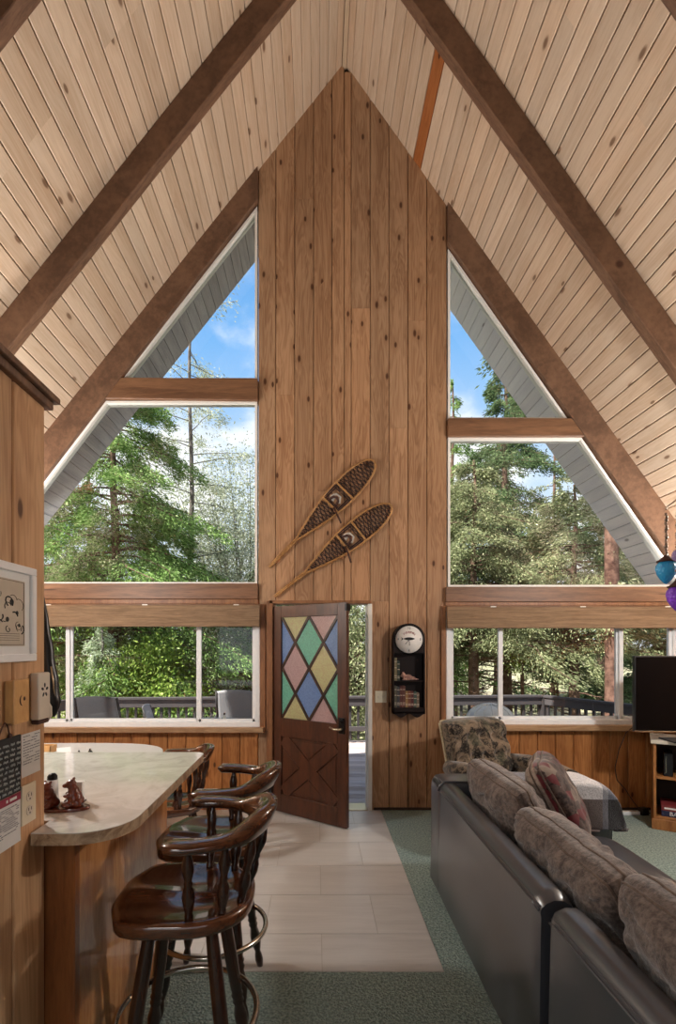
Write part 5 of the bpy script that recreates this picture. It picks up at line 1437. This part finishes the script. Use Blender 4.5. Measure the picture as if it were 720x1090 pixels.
# left of the house
conifer('conifer_tree', 'big green conifer filling the left side of the left upper window', 122, 10.5, 9.4, 3.2, 2.7, 110, 44000, 'l_conifer', 'bark', .16, .17, .036, .22, dead=.02, seed=1, shape=.6)
conifer('bare_pine', 'thin straight pine with sparse bare branches in the left upper window', 203, 12.5, 13.5, 2.1, 1.8, 60, 7000, 'l_grey', 'bark_grey', .10, .16, .03, .05, seed=2, shape=.35)
leafy('pale_tree', 'pale grey green tree with thin foliage right of the bare pine', 255, 14.5, 8, 2.3, 4.7, 3.5, 80, 26000, 'l_grey', 'bark_grey', .10, .13, .05, seed=3)
leafy('bright_bush', 'bright green leafy bush beyond the deck rail in the left lower window', 162, 9.5, 3.2, .85, 2.1, 1.1, 44, 13000, 'l_bright', 'bark', .05, .12, .065, seed=4, spread=.24)
conifer('pale_spruce', 'pale silvery young spruce beside the bright bush in the left lower window', 108, 9.15, 3.3, .80, .5, 44, 6500, 'l_pale', 'bark_grey', .05, .12, .026, .15, seed=5)
leafy('twiggy_shrub', 'bare twiggy grey shrub beyond the deck rail in the left lower window', 216, 10.2, 3.2, .75, 2.0, 1.15, 110, 1800, 'l_grey', 'bark_grey', .06, .10, .04, seed=6)
leafy('olive_tree', 'olive leafed tree behind the right pane of the left lower window', 268, 13.0, 5, 1.7, 2.8, 1.7, 50, 9000, 'l_olive', 'bark', .08, .12, .06, seed=7)
conifer('leaning_conifer', 'dark spreading conifer with long bare branches at the far left of the windows', 28, 10.0, 6.8, 3.2, 2.0, 64, 14000, 'l_olive', 'bark', .15, .16, .034, .05, seed=8, shape=.5)
leafy('bright_bush', 'tall sunny bush behind the pale spruce in the left lower window', 84, 12.5, 4, 1.5, 2.4, 1.5, 40, 7000, 'l_bright', 'bark', .06, .13, .07, seed=9)
# seen past the open door and behind it
leafy('door_shrub', 'olive shrub seen through the gap of the open front door', 372, 11.6, 4, 1.35, 2.6, 1.9, 60, 11000, 'l_olive', 'bark', .07, .12, .055, seed=10)
conifer('conifer_tree', 'mid green conifer behind the front door shrub', 330, 15, 9, 2.4, .8, 60, 14000, 'l_conifer', 'bark', .14, .19, .04, .2, seed=11)
# right of the house
conifer('conifer_tree', 'broad olive conifer at the left of the right windows', 505, 11.8, 7.3, 2.5, 2.9, 90, 30000, 'l_olive', 'bark', .16, .16, .034, .22, seed=12, shape=.55, bare=34)
conifer('conifer_tree', 'tall dark conifer whose tip rises into the right upper window', 538, 14.2, 11.0, 3.0, 2.6, 96, 30000, 'l_dark', 'bark', .2, .19, .042, .2, seed=13, shape=.6, bare=30)
conifer('conifer_tree', 'olive conifer with long branches left of the red trunk in the right windows', 612, 11.2, 6.6, 2.6, 3.0, 70, 20000, 'l_olive', 'bark', .15, .16, .034, .14, seed=14, shape=.5, bare=44)
conifer('tall_pine', 'tall pine with a thick reddish bare trunk in the right window', 652, 9.4, 15, 2.6, 7.5, 40, 9000, 'l_dark', 'bark_red', .165, .2, .04, .12, seed=15, shape=.6, tip=.05)
conifer('conifer_tree', 'dark conifer behind the television at the right edge', 735, 11.5, 7.6, 2.6, .5, 80, 22000, 'l_dark', 'bark', .15, .17, .036, .2, seed=16, shape=.6)
conifer('conifer_tree', 'far green conifer whose top shows beside the gable boards in the right upper window', 482, 17, 12.0, 2.2, 1, 70, 14000, 'l_conifer', 'bark', .16, .22, .05, .2, seed=17, shape=.7)
leafy('green_sapling', 'small bright sapling in front of the dark conifers in the right lower window', 556, 12, 3.4, .42, 2.7, .28, 14, 900, 'l_bright', 'bark', .05, .11, .06, seed=18)
# the wood behind
k_ = 0
names = ('left', 'middle', 'right')
for px, D, h, mt in ((30, 22, 11, 'l_dark'), (95, 25, 11, 'l_olive'), (160, 23, 7.0, 'l_dark'), (235, 26, 6.2, 'l_olive'), (290, 21, 7.5, 'l_dark'), (400, 23, 9, 'l_dark'), (455, 20, 11, 'l_olive'), (530, 22, 12.5, 'l_dark'), (590, 25, 13, 'l_olive'), (640, 20, 11, 'l_dark'), (700, 22, 12, 'l_olive'), (770, 19, 10, 'l_dark')):
    where = ['behind the leaning conifer at the far left', 'behind the big green conifer', 'behind the bright bush', 'behind the pale thin tree', 'behind the wall between left window and door', 'behind the door shrub', 'behind the gable boards right of the clock shelf', 'behind the broad olive conifer', 'behind the tall dark conifer', 'behind the reddish pine trunk', 'right of the reddish pine trunk', 'beyond the right edge of the window'][k_]
    conifer('distant_conifer', ('dark' if mt == 'l_dark' else 'olive') + ' distant conifer standing ' + where, px, D, h, 2.9, .3, 60, 8500, mt, 'bark', .2, .30, .075, .2, group='distant conifers in the wood', seed=40 + k_, shape=.55); k_ += 1
SUN_E, SUN_DIR, SKY_E, EXPO, CLOUD_OFF = 15.0, (-.55, -.32, .77), 1.3, .0, (.3, .1, .0)
# ------------------------------------------------------------------ light, sky, camera
sc = bpy.context.scene
def area(name, loc, rot, size, power, col, sy=None):
    l = bpy.data.lights.new(name, 'AREA'); l.energy = power; l.color = col; l.size = size
    if sy: l.shape = 'RECTANGLE'; l.size_y = sy
    o = bpy.data.objects.new(name, l); C.objects.link(o); o.location = loc; o.rotation_euler = rot; return o
def point(name, loc, power, col, rad=.12):
    l = bpy.data.lights.new(name, 'POINT'); l.energy = power; l.color = col; l.shadow_soft_size = rad
    o = bpy.data.objects.new(name, l); C.objects.link(o); o.location = loc; return o
def spot_up(name, loc, power, col, ang, rad=.12):
    l = bpy.data.lights.new(name, 'SPOT'); l.energy = power; l.color = col; l.spot_size = math.radians(ang); l.spot_blend = .5; l.shadow_soft_size = rad
    o = bpy.data.objects.new(name, l); C.objects.link(o); o.location = loc; o.rotation_euler = (PI, 0, 0); return o
WARM = (1, .97, .93)
sun = bpy.data.lights.new('sun', 'SUN'); sun.energy = SUN_E; sun.angle = .009; sun.color = (1, .95, .86)
so = bpy.data.objects.new('sun', sun); C.objects.link(so)
so.rotation_euler = Vector(SUN_DIR).to_track_quat('Z', 'Y').to_euler()
w = bpy.data.worlds.new('sky'); sc.world = w; w.use_nodes = True; nt = w.node_tree; bg = nt.nodes['Background']
tc = nt.nodes.new('ShaderNodeTexCoord'); sp = nt.nodes.new('ShaderNodeSeparateXYZ'); nt.links.new(tc.outputs['Generated'], sp.inputs[0])
rp = nt.nodes.new('ShaderNodeValToRGB'); e = rp.color_ramp.elements
e[0].position = 0; e[0].color = srgb(232, 238, 244); e[1].position = 1; e[1].color = srgb(70, 128, 205)
x = e.new(.22); x.color = srgb(208, 226, 244); x = e.new(.52); x.color = srgb(120, 178, 236)
nt.links.new(sp.outputs[2], rp.inputs[0])
nz = nt.nodes.new('ShaderNodeTexNoise'); nz.inputs['Scale'].default_value = 3.2; nz.inputs['Detail'].default_value = 6; nz.inputs['Roughness'].default_value = .55
mp = nt.nodes.new('ShaderNodeMapping'); mp.inputs['Scale'].default_value = (1, 1, 1.7); mp.inputs['Location'].default_value = CLOUD_OFF
nt.links.new(tc.outputs['Generated'], mp.inputs[0]); nt.links.new(mp.outputs[0], nz.inputs['Vector'])
mr = nt.nodes.new('ShaderNodeMapRange'); mr.interpolation_type = 'SMOOTHSTEP'; mr.inputs[1].default_value = .44; mr.inputs[2].default_value = .62
nt.links.new(nz.outputs['Fac'], mr.inputs[0])
mx = nt.nodes.new('ShaderNodeMix'); mx.data_type = 'RGBA'; mx.inputs[7].default_value = (1.0, 1.0, 1.02, 1)
nt.links.new(mr.outputs[0], mx.inputs[0]); nt.links.new(rp.outputs[0], mx.inputs[6]); nt.links.new(mx.outputs[2], bg.inputs[0]); bg.inputs[1].default_value = SKY_E
cam = bpy.data.cameras.new('camera'); co = bpy.data.objects.new('camera', cam); C.objects.link(co); sc.camera = co
co.location = (0, 0, EYE); co.rotation_euler = (PI / 2, 0, 0)
cam.sensor_fit = 'HORIZONTAL'; cam.sensor_width = 36; cam.lens = F / 720 * 36
cam.shift_x = (360 - VX) / 720; cam.shift_y = (VY - 545) / 720; cam.clip_start = .02; cam.clip_end = 300
sc.view_settings.view_transform = 'Standard'; sc.view_settings.look = 'None'; sc.view_settings.gamma = 1; sc.view_settings.use_curve_mapping = False
sc.view_settings.exposure = EXPO
sc.cycles.use_denoising = True
sc.cycles.max_bounces = 10; sc.cycles.diffuse_bounces = 5; sc.cycles.transparent_max_bounces = 12; sc.cycles.caustics_reflective = False; sc.cycles.caustics_refractive = False
sc.cycles.sample_clamp_indirect = 6
point('fill_point_left', (-2.3, 2.9, 2.3), 125, WARM, .08)  # added fill light out of view on the left, no lamp there
point('fill_point_right', (2.9, 2.6, 2.35), 130, WARM, .08)  # added fill on the right, an unseen source without a fitting
spot_up('fill_spot_left', (-3.1, 4.0, 1.75), 310, WARM, 140)  # added upward fill that brightens the left ceiling, no floor lamp built
spot_up('fill_spot_right', (3.6, 3.7, 1.5), 350, WARM, 130)  # its right-hand partner, also added to lift the ceiling
area('fill_area_kitchen', (-1.2, -1.2, 2.5), (0, 0, 0), 1.0, 35, WARM, .6)  # added overhead fill behind the camera, no fixture modelled
area('fill_area_rear', (0, YB + .1, 1.9), (PI / 2, 0, PI), 4.6, 50, (1, .99, .97), 1.9)  # added soft fill from behind, set just inside the rear window
